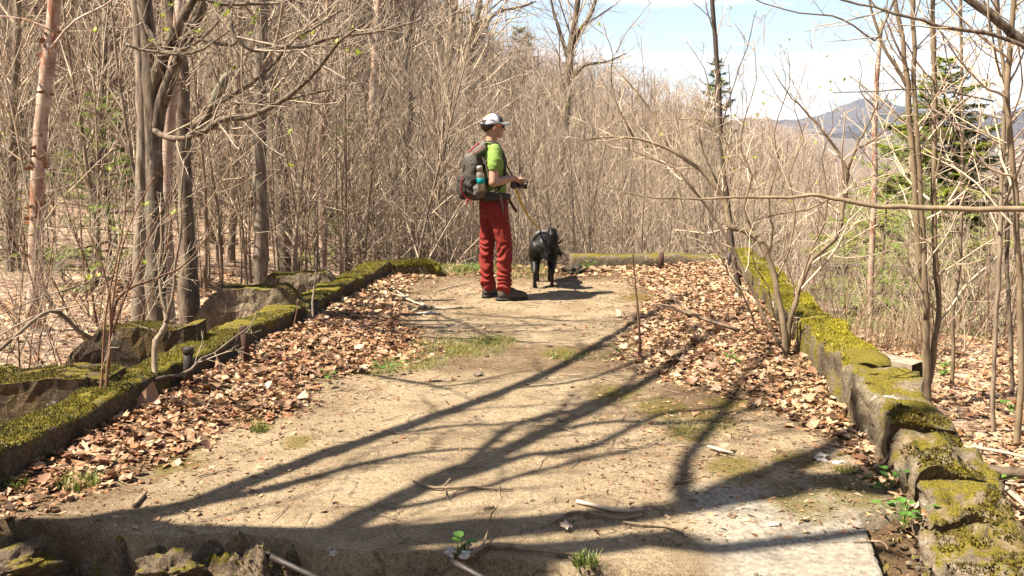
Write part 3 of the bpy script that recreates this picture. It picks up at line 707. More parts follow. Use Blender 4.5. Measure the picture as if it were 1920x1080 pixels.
# ------------------------------------------------------------------ trees
def perp(d):
    a = np.cross(d, [0, 0, 1.0]) if abs(d[2]) < .95 else np.cross(d, [1.0, 0, 0])
    a /= np.linalg.norm(a); return a, np.cross(d, a)
def branch(p, d, L, r, seg, wig, up, rr, rend=.25):
    d = np.array(d, float); p = np.array(p, float); pts = [p.copy()]
    st = L/seg
    for i in range(seg):
        d = d+np.array([rr.gauss(0, wig), rr.gauss(0, wig), rr.gauss(0, wig)+up]); d /= np.linalg.norm(d)
        p = p+d*st; pts.append(p.copy())
    rad = r*(1-(1-rend)*np.linspace(0, 1, seg+1)**.9)
    return np.array(pts), rad
def along(pts, t):
    x = t*(len(pts)-1); i = min(int(x), len(pts)-2); f = x-i
    d = pts[i+1]-pts[i]; return pts[i]*(1-f)+pts[i+1]*f, d/(np.linalg.norm(d)+1e-9), i, f
def sprout(mb, pts, rad, L, levels, rr, tips=None):
    """side branches of a limb, recursively. levels: list of (count, t0, angle, lenratio, seg, wig, up, rmin, sides)"""
    if not levels: return
    (cnt, t0, ang, lr, seg, wig, up, rmin, sides) = levels[0]
    az = rr.uniform(0, 6.28)
    for i in range(cnt):
        t = t0+(1-t0)*((i+rr.random())/cnt); q, d, k, f = along(pts, min(t, .995))
        r0 = rad[k]*(1-f)+rad[min(k+1, len(rad)-1)]*f
        az += 2.4+rr.uniform(-.5, .5); a, b = perp(d); th = ang*rr.uniform(.7, 1.3)
        dd = d*math.cos(th)+(a*math.cos(az)+b*math.sin(az))*math.sin(th)
        l = L*lr*(1-.55*(t-t0)/(1-t0+1e-6))*rr.uniform(.6, 1.3)
        r = max(rmin, min(r0*.6, l*.012))
        bp, br = branch(q, dd, l, r, seg, wig, up, rr, .45)
        mb.tube(bp, br, sides)
        if tips is not None and len(levels) == 1: tips.append(bp[-1])
        sprout(mb, bp, br, l, levels[1:], rr, tips)

def bud_mesh(mb, tips, frac, rr, s=.03):
    for t in tips:
        if rr.random() > frac: continue
        for _ in range(rr.randint(4, 7)):
            a = rr.uniform(0, 6.28); e = rr.uniform(.1, 1.2); d = np.array([math.cos(a)*math.cos(e), math.sin(a)*math.cos(e), math.sin(e)])
            w = np.cross(d, [0, 0, 1.0]); w /= np.linalg.norm(w)+1e-9; L = .8*s*rr.uniform(.5, 1.2)
            mb.add([t, t+d*L*.5+w*L*.28, t+d*L, t+d*L*.5-w*L*.28], [(0, 1, 2, 3)])

class Proto:
    """one kind of bare tree, standing at the origin: trunk, crown and (maybe) opening buds"""
    def __init__(s, seed, h, r, lv, wig=.03, up=.02, lean=0, stems=1, spread=0, mats=('stem', 'twig'), buds=0, k=6, name='bare_tree', budsize=.03, rend=.22):
        rr = random.Random(seed); T, Cc, B = MB(), MB(), MB(); tips = []
        for i in range(stems):
            a = rr.uniform(0, 6.28); sp = spread*rr.uniform(.3, 1) if stems > 1 else lean
            hh = h*rr.uniform(.7, 1) if stems > 1 else h
            pts, rad = branch((.12*math.cos(a) if stems > 1 else 0, .12*math.sin(a) if stems > 1 else 0, -.25),
                              (math.cos(a)*sp, math.sin(a)*sp, 1), hh, r*(rr.uniform(.6, 1) if stems > 1 else 1), 14, wig, up, rr, rend)
            rad[0] *= 1.35
            T.tube(pts, rad, k); sprout(Cc, pts, rad, hh, lv, rr, tips)
        s.trunk = T.mesh('trunk', [M[mats[0]]]); s.crown = Cc.mesh('crown', [M[mats[1]]])
        s.buds = None
        if buds:
            bud_mesh(B, tips, buds, rr, budsize); s.buds = B.mesh('new_leaves', [M['bud']]) if B.n else None
        s.h = h; s.name = name
    def place(s, x, y, rz, sc, label, group, cat='tree', z=None, tilt=0, mat=None):
        o = empty(s.name, label, cat, (x, y, hterr(x, y) if z is None else z), rz, group)
        o.rotation_euler = (tilt*math.cos(rz*7), tilt*math.sin(rz*7), rz); o.scale = (sc,)*3
        link('trunk', s.trunk, o); link('crown', s.crown, o)
        if s.buds: link('new_leaves', s.buds, o)
        return o
    def merged(s, name):
        """all in one mesh, for the wood too far off to tell trees apart"""
        bm = bmesh.new(); ms = [s.trunk, s.crown]
        for k, me in enumerate(ms):
            n0 = len(bm.faces); bm.from_mesh(me); bm.faces.ensure_lookup_table()
            for f in bm.faces[n0:]: f.material_index = k
        me = bpy.data.meshes.new(name); bm.to_mesh(me); bm.free()
        for x in ms: me.materials.append(x.materials[0])
        return me

SAP = [(15, .25, .62, .30, 5, .055, .07, .0038, 4), (6, .15, .7, .5, 3, .07, .05, .0026, 3)]
SAPD = [(18, .15, .7, .32, 5, .07, .05, .0038, 4), (7, .1, .75, .5, 3, .08, .04, .0026, 3)]
FOR = [(22, .28, .7, .30, 6, .07, .06, .010, 4), (7, .2, .75, .48, 4, .08, .05, .0055, 3), (4, .2, .75, .5, 2, .10, .03, .004, 3)]
BRU = [(10, .15, .6, .42, 5, .07, .06, .0034, 4), (6, .1, .75, .5, 3, .09, .04, .0024, 3)]
saps = [Proto(100+i, rng.uniform(4.2, 6.4), rng.uniform(.016, .03), SAP if i % 2 else SAPD, wig=.028, lean=rng.uniform(0, .08), mats=('stem', 'twig'), buds=.04 if i % 3 else .13, k=5, name='bare_sapling', budsize=.032) for i in range(9)]
fors = [Proto(200+i, rng.uniform(11, 14.5), rng.uniform(.085, .14), FOR, wig=.03, lean=.03, mats=(('grey', 'stem', 'birch', 'dark', 'grey')[i], 'twig'), k=8, name='bare_tree') for i in range(5)]
fars = [Proto(260+i, rng.uniform(9, 13), rng.uniform(.07, .11), [(18, .2, .7, .30, 4, .06, .06, .014, 3), (7, .15, .75, .5, 3, .08, .05, .009, 3), (3, .2, .75, .5, 2, .1, .03, .006, 3)], wig=.03, mats=('stem', 'twig_far'), k=4, name='bare_tree') for i in range(4)]
brus = [Proto(300+i, rng.uniform(2.0, 3.2), .014, BRU, wig=.06, stems=7, spread=.55, mats=('redtwig', 'twig'), buds=.06, k=5, name='bare_shrub', budsize=.028) for i in range(4)]

def conifer(seed, h, r0, wmax, nb, needlemat, droop=.0, name='spruce', dens=1.0, low=.05, nl=.09):
    rr = random.Random(seed); T, B = MB(), MB()
    tp, tr = branch((0, 0, -.3), (0, 0, 1), h+.3, r0, 12, .008, .0, rr, .06); T.tube(tp, tr, 8)
    Nv, Nt = [], []; cnt = 0
    def spray(p, d, L):
        nonlocal cnt
        n = max(3, int(L/.034*dens)); a, b = perp(d)
        for i in range(n):
            q = p+d*(L*(i+.5)/n)
            for s_ in (-1, 1):
                th = rr.uniform(.5, 1.0); dd = d*math.cos(th)+a*(s_*math.sin(th))+b*rr.uniform(-.35, .35); dd /= np.linalg.norm(dd)
                w = np.cross(dd, b); l = nl*rr.uniform(.7, 1.25)*(1-.3*i/n)
                Nv.extend([q-w*(.17*nl), q+w*(.17*nl), q+dd*l+b*rr.uniform(-.02, .02)]); Nt.append((cnt, cnt+1, cnt+2)); cnt += 3
    for i in range(nb):
        t = low+(1-low)*(i+rr.random())/nb; q, d, k, f = along(tp, min(.985, t)); az = i*2.4+rr.uniform(-.4, .4)
        L = wmax*(1-t)**.8*rr.uniform(.55, 1.15)+.12
        e = .45*(t)-.12-droop*(1-t)+rr.uniform(-.12, .12)
        bd = np.array([math.cos(az)*math.cos(e), math.sin(az)*math.cos(e), math.sin(e)])
        bp, br = branch(q, bd, L, max(.006, .016*L), 6, .05, .02, rr, .3); B.tube(bp, br, 4)
        m = max(5, int(L/.075))
        for j in range(m):
            tt = .18+.82*(j+rr.random())/m; q2, d2, _, _ = along(bp, min(.99, tt)); a, b = perp(d2)
            for s_ in (-1, 1):
                th = rr.uniform(.7, 1.1); dd = d2*math.cos(th)+a*(s_*math.sin(th))+np.array([0, 0, rr.uniform(-.55, .15)]); dd /= np.linalg.norm(dd)
                spray(q2, dd, min(.42, L*.34*(1.15-tt))*rr.uniform(.6, 1.2)+.06)
        spray(bp[-2], (bp[-1]-bp[-2])/np.linalg.norm(bp[-1]-bp[-2]), .2)
    N = MB(); N.add(np.array(Nv), None, np.array(Nt))
    return dict(trunk=T.mesh('trunk', [M['dark']]), branches=B.mesh('branches', [M['deadwood']]), crown=N.mesh('crown', [M[needlemat]], False), name=name)
def place_conifer(c, x, y, sc, label, rz=0, group=None, z=None, cat='tree', flat=1):
    o = empty(c['name'], label, cat, (x, y, hterr(x, y) if z is None else z), rz, group); o.scale = (sc*flat, sc*flat, sc)
    for k in ('trunk', 'branches', 'crown'): link(k, c[k], o)
    return o
spr = conifer(5, 8.2, .15, 3.9, 140, 'needle', .14, dens=1.15, nl=.17)
sx = at(1752, 540, 22.5)
place_conifer(spr, sx.x, 22.5, (at(1742, 108, 22.5).z-hterr(sx.x, 22.5))/8.2, 'tall green spruce beyond the right kerb standing before the blue mountain', 1.0, flat=1.2)
hem = conifer(8, 2.6, .03, 1.3, 44, 'needle2', .12, name='hemlock', dens=.6, nl=.08)
HL = 'young yellow-green hemlocks among the bare stems'
for (u, v, d, sc, lab) in [(215, 590, 13.0, .95, 'feathery young hemlock beside the trunk cluster on the left'),
                           (652, 500, 17, 1.1, 'young hemlock showing between stems above the far left mossy kerb corner'),
                           (20, 520, 15, .8, 'dark young hemlock at the left frame edge behind the birch'),
                           (1655, 570, 17.5, 1.35, 'bushy pale green hemlock just left of the spruce foot'),
                           (1725, 610, 14.0, 1.0, 'young hemlock glowing green in front of the spruce trunk'),
                           (1690, 560, 19.5, 1.5, 'tall young hemlock half hidden behind the tan stem clump'),
                           (1840, 600, 15.5, .8, 'low young hemlock right of the spruce beyond the dry grass'),
                           (1600, 400, 26, 1.2, 'young hemlock far behind the shrub on the right')]:
    p = at(u, v, d); place_conifer(hem, p.x, d, sc, lab, rng.uniform(0, 6), HL)
sp2 = conifer(11, 9.5, .13, 2.4, 96, 'needle_far', .10, dens=.6, nl=.22)
c0 = at(1345, 110, 30); place_conifer(sp2, c0.x, 30, (c0.z-hterr(c0.x, 30))/9.5, 'slim spruce rising behind the dark sapling left of the valley view', 2.0)
for k, (u, v, d) in enumerate([(850, 2, 33), (826, 16, 36), (905, 48, 38), (965, 58, 40), (988, 70, 43), (1075, 106, 46), (878, 26, 36)]):
    p = at(u, v, d); z = hterr(p.x, d)
    place_conifer(sp2, p.x, d, max(.5, (p.z-z)/9.3), 'small dark spruce on the wooded skyline left of the open sky', k*1.3, 'dark spruces on the skyline')

# ---- hand-set trees: limbs drawn through points, twigs added
def limb(pts, r, step=.12, jit=.01): return spline(pts, r, step, jit)
TW = [(7, .12, .8, .34, 5, .08, .05, .0028, 4), (4, .15, .8, .5, 3, .09, .03, .0020, 3)]
TW2 = [(14, .1, .75, .42, 5, .08, .05, .0030, 4), (6, .15, .8, .5, 4, .09, .03, .0022, 3)]
def drawn(name, label, cat, trunk, limbs=(), mat='stem', tmat=None, twigs=TW, seed=1, group=None, twl=1.0, buds=0, k=9, ttw=True, lname='limb', trunk_twig_t0=.35, budsize=.035):
    """trunk = (pts, radii); limbs = list of (pts, radii)"""
    rr = random.Random(seed); base = Vector(trunk[0][0])
    o = empty(name, label, cat, base, 0, group); off = np.array(base); tips = []
    p, r = limb(*trunk); mb = MB(); r = r*(1+.10*np.array([nz(i*.8, seed*3.7) for i in range(len(r))]))*np.array([1.2 if rr.random() < .12 else 1 for _ in r]); r[0] *= 1.25; mb.tube(p-off, r, k, True); mb.build('trunk', M[mat], o)
    cr = MB()
    def tl(p, r):
        if not twigs: return
        L = float(np.linalg.norm(np.diff(p, axis=0), axis=1).sum()); 
        lv = list(twigs); c = list(lv[0]); c[0] = max(3, int(c[0]*min(2.5, L/1.6))); c[3] = min(c[3], 1.0/L*twl)*rr.uniform(.9, 1.1); lv[0] = tuple(c)
        sprout(cr, p-off, r, L, lv, rr, tips)
    if ttw: 
        i0 = int(len(p)*trunk_twig_t0); tl(p[i0:], r[i0:])
    for (lp, lr) in limbs:
        q, s = limb(lp, lr, .1, .012); s = s*(1+.13*np.array([nz(i*.9, seed*2.3, len(q)) for i in range(len(s))]))*np.array([1.22 if rr.random() < .13 else 1 for _ in s]); mb = MB(); mb.tube(q-off, s, max(5, k-3), True); mb.build(lname, M[mat], o); tl(q, s)
    if cr.n: cr.build('crown', M[tmat or 'twig'], o)
    if buds and tips:
        B = MB(); bud_mesh(B, tips, buds, rr, budsize)
        if B.n: B.build('new_leaves', M['bud'], o)
    return o
def px(lst, d, dz=0.0):
    """pixel polyline at depth d (or list of depths)"""
    n = len(lst); ds = [d]*n if np.isscalar(d) else (list(np.linspace(d[0], d[1], n)) if len(d) == 2 and n != 2 else list(d))
    return [at(u, v, ds[i]) for i, (u, v) in enumerate(lst)]
def pr(px_, d): return px_/F*d          # pixel radius to metres at depth d

# big left birch
D = 9.6
b0 = gp(62, 652, -.5); D = b0.y
tr_ = [Vector((b0.x, D, hterr(b0.x, D)-.1))]+px([(66, 560), (68, 450), (72, 320), (80, 200), (95, 80), (108, -60), (120, -260)], D)
o = drawn('birch_tree', 'leaning birch with pinkish peeling bark near the left frame edge', 'tree', (tr_, [pr(15, D), pr(14, D), pr(13, D), pr(12.5, D), pr(12, D), pr(11.5, D), pr(11, D), pr(9, D)]),
      [(px([(100, 60), (60, 40), (0, 30)], D-.1), [.012, .004]), (px([(96, 90), (140, 40), (210, 0), (260, -60)], D-.1), [.014, .005])], 'birch', 'twig', seed=41, k=12, trunk_twig_t0=.6, twl=.7)
mb = MB(); off = np.array(o.location)
for _ in range(46):
    v = rng.choice([rng.uniform(60, 110), rng.uniform(150, 210), rng.uniform(280, 320), rng.uniform(380, 430), rng.uniform(0, 600)])
    u = float(np.interp(v, [0, 80, 200, 320, 450, 560, 650], [101, 95, 80, 72, 68, 66, 62])); c = np.array(at(u, v, D))-off; r = pr(12, D)
    a = rng.uniform(-1.3, 1.3)-math.pi/2; L = rng.uniform(.02, .07); h = rng.uniform(.02, .06)
    e1 = np.array([math.cos(a), math.sin(a), 0]); t = np.array([-math.sin(a), math.cos(a), 0])*rng.choice([-1, 1])
    A = c+e1*r; mb.add([A, A+[0, 0, h], A+t*L*.5+e1*.015+[0, 0, h*.8], A+t*L*.5+e1*.015+[0, 0, .1*h], A+t*L+e1*.045+[0, 0, h*.5], A+t*L+e1*.045+[0, 0, h*.2]], [(0, 1, 2, 3), (3, 2, 4, 5)])
tag(mb.build('bark_curl', M['peel'], o, smooth=False), kind='stuff')
mb = MB(); mb.tube([np.array(at(74, 300, D-.12))-off, np.array(at(76, 318, D-.13))-off], [.06, .06], 8)
# trunk cluster left of centre
def base(u, d): p = at(u, 600, d); return Vector((p.x, d, hterr(p.x, d)-.12))
D1 = 8.15
drawn('maple_tree', 'big dark trunk of the cluster with a long limb sweeping up to the right', 'tree',
      ([base(292, D1)]+px([(293, 560), (292, 470), (290, 360), (288, 250), (284, 150), (277, 60), (268, -40), (255, -240)], D1), [pr(26, D1), pr(19, D1), pr(17, D1), pr(16, D1), pr(16, D1), pr(15, D1), pr(14, D1), pr(13, D1), pr(10, D1)]),
      [(px([(284, 238), (300, 252), (325, 259), (355, 257), (385, 246), (408, 228), (425, 222), (450, 222), (490, 208), (540, 182), (580, 148), (615, 105), (640, 75), (690, 40)], (D1-.02, D1-1.0)), [pr(5.5, D1), pr(5, D1), pr(5, D1), pr(5, D1), pr(5, D1), pr(5, D1), pr(5.5, D1), pr(5, D1), pr(4.5, D1), pr(4, D1), pr(3.5, D1), pr(3, D1), pr(2.5, D1), pr(1.5, D1)]),
       (px([(287, 190), (296, 135), (318, 80), (345, 30), (385, -40)], (D1, D1-.15)), [pr(12, D1), pr(11, D1), pr(10, D1), pr(8, D1), pr(6, D1)]),
       (px([(290, 265), (300, 205), (324, 135), (352, 70), (378, 15), (400, -50)], (D1, D1-.15)), [pr(12, D1), pr(12.5, D1), pr(11, D1), pr(9.5, D1), pr(8, D1), pr(6, D1)]),
       (px([(262, 10), (270, 45), (288, 72), (300, 92), (318, 98), (345, 92), (380, 72), (410, 40), (440, 0)], (D1-.02, D1-.4)), [pr(5, D1), pr(4.5, D1), pr(4, D1), pr(3.5, D1), pr(3, D1), pr(2.6, D1), pr(2, D1), pr(1.5, D1), pr(1.3, D1)]),
       (px([(300, 90), (345, 44), (360, 62), (395, 78), (430, 86), (445, 75), (450, 62)], (D1-.04, D1-.5)), [pr(4, D1), pr(4, D1), pr(3.6, D1), pr(3.2, D1), pr(3, D1), pr(2, D1), pr(1, D1)]),
       (px([(432, 25), (438, 62), (455, 84), (480, 94), (520, 91), (570, 85), (620, 72), (700, 60), (790, 40)], D1-.5), [pr(2, D1), pr(3, D1), pr(3.5, D1), pr(3.4, D1), pr(3, D1), pr(2.8, D1), pr(2.4, D1), pr(2, D1), pr(1.2, D1)]),
       (px([(380, 205), (430, 185), (480, 150), (520, 110), (540, 80), (590, 50), (640, 20)], D1-.3), [pr(3.5, D1), pr(3.2, D1), pr(3, D1), pr(2.6, D1), pr(2.4, D1), pr(2, D1), pr(1.4, D1)]),
       (px([(235, 82), (265, 93), (302, 98), (340, 103), (380, 92), (420, 65), (455, 40)], D1-.35), [pr(2.5, D1), pr(2.4, D1), pr(2.2, D1), pr(2.2, D1), pr(2, D1), pr(1.6, D1), pr(1, D1)]),
       (px([(390, 110), (430, 190), (470, 190), (530, 188), (600, 172), (650, 160)], D1-.5), [pr(1.4, D1), pr(1.6, D1), pr(1.8, D1), pr(1.7, D1), pr(1.5, D1), pr(1, D1)]),
       (px([(340, -10), (420, 8), (500, 6), (560, -5), (640, -20)], D1-.3), [pr(4, D1), pr(3.4, D1), pr(3, D1), pr(2.4, D1), pr(2, D1)])],
      'dark', 'twig', TW2, seed=42, k=14, trunk_twig_t0=.75, buds=.06, budsize=.06, twl=.75)
D2 = 8.5
drawn('birch_tree', 'slim birch squeezed between the dark trunks of the cluster', 'tree',
      ([base(318, D2)]+px([(316, 560), (313, 450), (313, 330), (318, 220), (326, 130), (334, 60), (342, -30), (356, -220)], D2), [pr(16, D2), pr(11, D2), pr(10, D2), pr(10, D2), pr(11, D2), pr(11, D2), pr(11, D2), pr(10, D2), pr(8, D2)]),
      [(px([(330, 110), (342, 150), (352, 160), (360, 150)], D2-.1), [pr(4, D2), pr(3, D2), pr(2, D2), pr(1, D2)])], 'birch', 'twig', seed=43, k=12, trunk_twig_t0=.7)
D3 = 8.9
drawn('maple_tree', 'dark furrowed trunk on the right of the cluster with a broken stub', 'tree',
      ([base(352, D3)]+px([(354, 570), (352, 460), (346, 330), (343, 220), (338, 120), (322, 30), (314, -60), (300, -240)], D3), [pr(24, D3), pr(18, D3), pr(15, D3), pr(13, D3), pr(12, D3), pr(12, D3), pr(12, D3), pr(11, D3), pr(9, D3)]),
      [(px([(360, 240), (385, 222), (402, 190), (415, 158), (428, 142)], D3-.2), [pr(7, D3), pr(8, D3), pr(8, D3), pr(8, D3), pr(7, D3)])], 'dark', 'twig', seed=44, k=12, trunk_twig_t0=.7)
D4 = 9.2
drawn('maple_tree', 'grey-brown trunk on the left of the cluster behind the big one', 'tree',
      ([base(262, D4)]+px([(262, 560), (264, 450), (266, 330), (268, 220), (264, 110), (258, 30), (250, -60), (240, -240)], D4), [pr(18, D4), pr(13, D4), pr(12, D4), pr(11, D4), pr(11, D4), pr(10, D4), pr(10, D4), pr(9, D4), pr(7, D4)]),
      [], 'grey', 'twig', seed=45, k=12, trunk_twig_t0=.6)
# mid trunks behind
for (k, (pl, d, r, mat, lab)) in enumerate([
     ([(488, 560), (489, 420), (486, 300), (487, 180), (490, 60), (494, -40)], 12.5, 13, 'grey', 'straight pale grey trunk between the cluster and the hiker'),
     ([(605, 520), (606, 400), (603, 300), (610, 180), (612, 60), (617, -40)], 14.5, 8, 'birch', 'whitish slim trunk left of the hiker above the mossy kerb'),
     ([(430, 560), (436, 420), (440, 300), (445, 150), (452, -40)], 16, 7, 'stem', 'thin straight trunk just left of the pale grey trunk'),
     ([(755, 510), (760, 420), (764, 250), (768, 110), (775, -40)], 16, 9, 'grey', 'grey trunk rising behind the backpack on its left'),
     ([(825, 510), (828, 400), (835, 220), (842, 100), (852, 10)], 18, 9, 'stem', 'brown trunk directly behind the backpack'),
     ([(858, 500), (864, 380), (872, 200), (880, 90), (900, -10)], 20, 8, 'grey', 'forked trunk close above the hiker\'s cap'),
     ([(1040, 500), (1048, 350), (1062, 210), (1066, 140), (1070, 90), (1085, -20)], 19, 7.5, 'dark', 'dark tall tree forking against the sky right of the hiker'),
     ([(185, 560), (180, 420), (186, 280), (195, 120), (200, -40)], 15, 8, 'grey', 'thin grey trunk between the birch and the cluster'),
     ([(20, 600), (18, 470), (22, 300), (30, 120), (34, -40)], 14, 9, 'stem', 'brown trunk cut by the left frame edge'),
     ([(392, 560), (396, 430), (400, 300), (405, 150), (410, -30)], 19, 8, 'tan', 'tan trunk seen between cluster and broken stub'),
     ([(540, 520), (545, 400), (552, 250), (558, 100), (566, -30)], 21, 9, 'grey', 'second grey trunk right of the pale grey trunk'),
     ([(690, 500), (694, 380), (698, 240), (705, 90), (712, -30)], 22, 9, 'birch', 'far whitish trunk midway between mossy corner and hiker')]):
    p0 = at(pl[0][0], pl[0][1], d)
    lim = []
    if lab.startswith('dark tall'):
        lim = [(px([(1066, 150), (1100, 120), (1130, 118), (1175, 100)], d), [pr(4, d), pr(3, d), pr(2, d), pr(1, d)]), (px([(1068, 100), (1085, 60), (1112, 20), (1120, -30)], d), [pr(5, d), pr(4, d), pr(2.5, d), pr(2, d)]),
               (px([(1066, 110), (1050, 60), (1035, 10), (1025, -40)], d), [pr(4, d), pr(3, d), pr(2, d), pr(1.6, d)])]
    if lab.startswith('forked'):
        lim = [(px([(878, 110), (900, 60), (930, 25), (985, 10), (1005, 2)], d), [pr(4, d), pr(3.4, d), pr(3, d), pr(2, d), pr(1, d)])]
    up_ = at(pl[-1][0]+6, pl[-1][1]-260, d)
    drawn('bare_tree', lab, 'tree', ([Vector((p0.x, d, hterr(p0.x, d)-.15))]+px(pl, d)+([up_] if not lab.startswith('brown trunk dir') else []), [pr(r*1.3, d)]+[pr(r, d)]*(len(pl)-2)+[pr(r*.8, d), pr(r*.7, d)]+([pr(r*.4, d)] if not lab.startswith('brown trunk dir') else [])),
          lim, mat, 'twig', [(16, .1, .8, .5, 6, .1, .06, .006, 4), (6, .15, .8, .5, 4, .13, .04, .0038, 3)], seed=50+k, k=9, trunk_twig_t0=.35, twl=1.6)

# left saplings and sprawling shoots by the kerb
g = gp(281, 742, .08); D = g.y
drawn('crooked_sapling', 'crooked grey sapling by the pipe stub whose branch reaches right along the kerb', 'sapling',
      ([Vector((g.x, D, .0))]+px([(284, 725), (290, 706), (290, 670), (292, 640), (305, 620), (311, 599), (302, 554), (297, 510), (305, 450), (300, 380)], (D, D+.3)), [.022, .02, .018, .016, .016, .016, .014, .011, .009, .007, .005]),
      [(px([(290, 712), (312, 706), (335, 704), (360, 692), (379, 673), (402, 660), (432, 640), (448, 628), (470, 607), (481, 595), (494, 568)], (D, D+.7)), [.013, .012, .011, .010, .009, .008, .007, .006, .005, .004, .003]),
       (px([(311, 605), (318, 585), (326, 533), (330, 490), (340, 440), (338, 380), (345, 300)], D+.1), [.011, .010, .009, .008, .007, .006, .004]),
       (px([(402, 660), (420, 690), (458, 672), (440, 655)], D+.3), [.004, .003, .003, .002])],
      'stem', 'twig', TW, seed=71, k=9, buds=.07, trunk_twig_t0=.55, twl=.6)
g = gp(200, 768, .08); D = g.y
drawn('slender_shoots', 'cluster of thin brown shoots rising from the left kerb nearest the camera', 'sapling',
      ([Vector((g.x, D, .0))]+px([(199, 735), (203, 680), (207, 628), (213, 578), (234, 545), (276, 528), (310, 516), (340, 500), (361, 478), (392, 440)], (D, D+.2)), [.012, .011, .010, .010, .009, .008, .007, .006, .005, .003]),
      [(px([(204, 690), (207, 620), (205, 554), (198, 520), (190, 495), (160, 420)], D), [.008, .007, .007, .006, .005, .003]),
       (px([(208, 630), (222, 590), (240, 545), (252, 515), (268, 470), (300, 400), (330, 340)], D+.05), [.008, .007, .006, .006, .005, .004, .003]),
       (px([(187, 753), (190, 720), (193, 687), (196, 600), (210, 520), (228, 440), (240, 330)], D-.05), [.008, .008, .007, .006, .005, .004, .003]),
       (px([(206, 600), (215, 540), (225, 480), (240, 430), (262, 380), (290, 330)], D), [.006, .006, .005, .004, .004, .003])],
      'redtwig', 'twig', TW, seed=72, k=8, buds=.1, trunk_twig_t0=.5, twl=.55, lname='shoot', budsize=.05)
D = 5.6
drawn('arching_branch', 'fallen grey branch arching from the left frame edge onto the dark cross wall', 'branch',
      (px([(-60, 700), (0, 655), (40, 620), (78, 590), (110, 586), (150, 622), (172, 634)], (D-.4, D+.1)), [.010, .010, .010, .010, .011, .012, .013]),
      [(px([(-20, 640), (60, 595), (150, 572), (240, 560), (330, 545)], D), [.005, .005, .004, .003, .002]),
       (px([(0, 590), (70, 560), (160, 530), (250, 480)], D), [.005, .004, .003, .002])], 'stem', 'twig', TW, seed=73, k=7, trunk_twig_t0=.0, twl=.6)
for k, (u, v, d, h, lab) in enumerate([(170, 690, 7.5, 2.1, 'leafless bush between the two dark cross walls'), (30, 700, 6.5, 2.3, 'leafless bush at the left frame edge behind the nearest cross wall'), (-40, 640, 8.5, 2.6, 'leafless bush reaching in from the left frame edge beside the birch'),
                                     (175, 600, 10.5, 2.8, 'twiggy bush standing between the birch and the trunk cluster')]):
    p = at(u, v, d); b = brus[k % 4]; b.place(p.x, d, k*1.7, h/b.h, lab, None, 'shrub')
for k, (u, v0, v1, lab) in enumerate([(588, 606, 472, 'thin pale stick-like sapling standing in the leaf drift at the left kerb'), (553, 628, 560, 'short dead twig standing beside the left leaf drift'), (1200, 660, 478, 'thin reddish shoot standing alone in the leaves right of the dog')]):
    g = gp(u, v0, .04); D = g.y
    drawn('slender_shoot', lab, 'sapling', ([Vector((g.x, D, .0))]+px([(u-2, v0-(v0-v1)*.3), (u-8 if k == 2 else u+4, v0-(v0-v1)*.65), (u-14 if k == 2 else u+5, v1)], D), [.010, .009, .007, .004] if k != 1 else [.006, .005, .004, .003]),
          [], 'palestick' if k == 0 else 'redtwig', 'twig', [(5, .2, .7, .3, 4, .15, .04, .002, 4)], seed=80+k, k=6, trunk_twig_t0=.5, buds=.5 if k == 0 else .0, twl=.5)

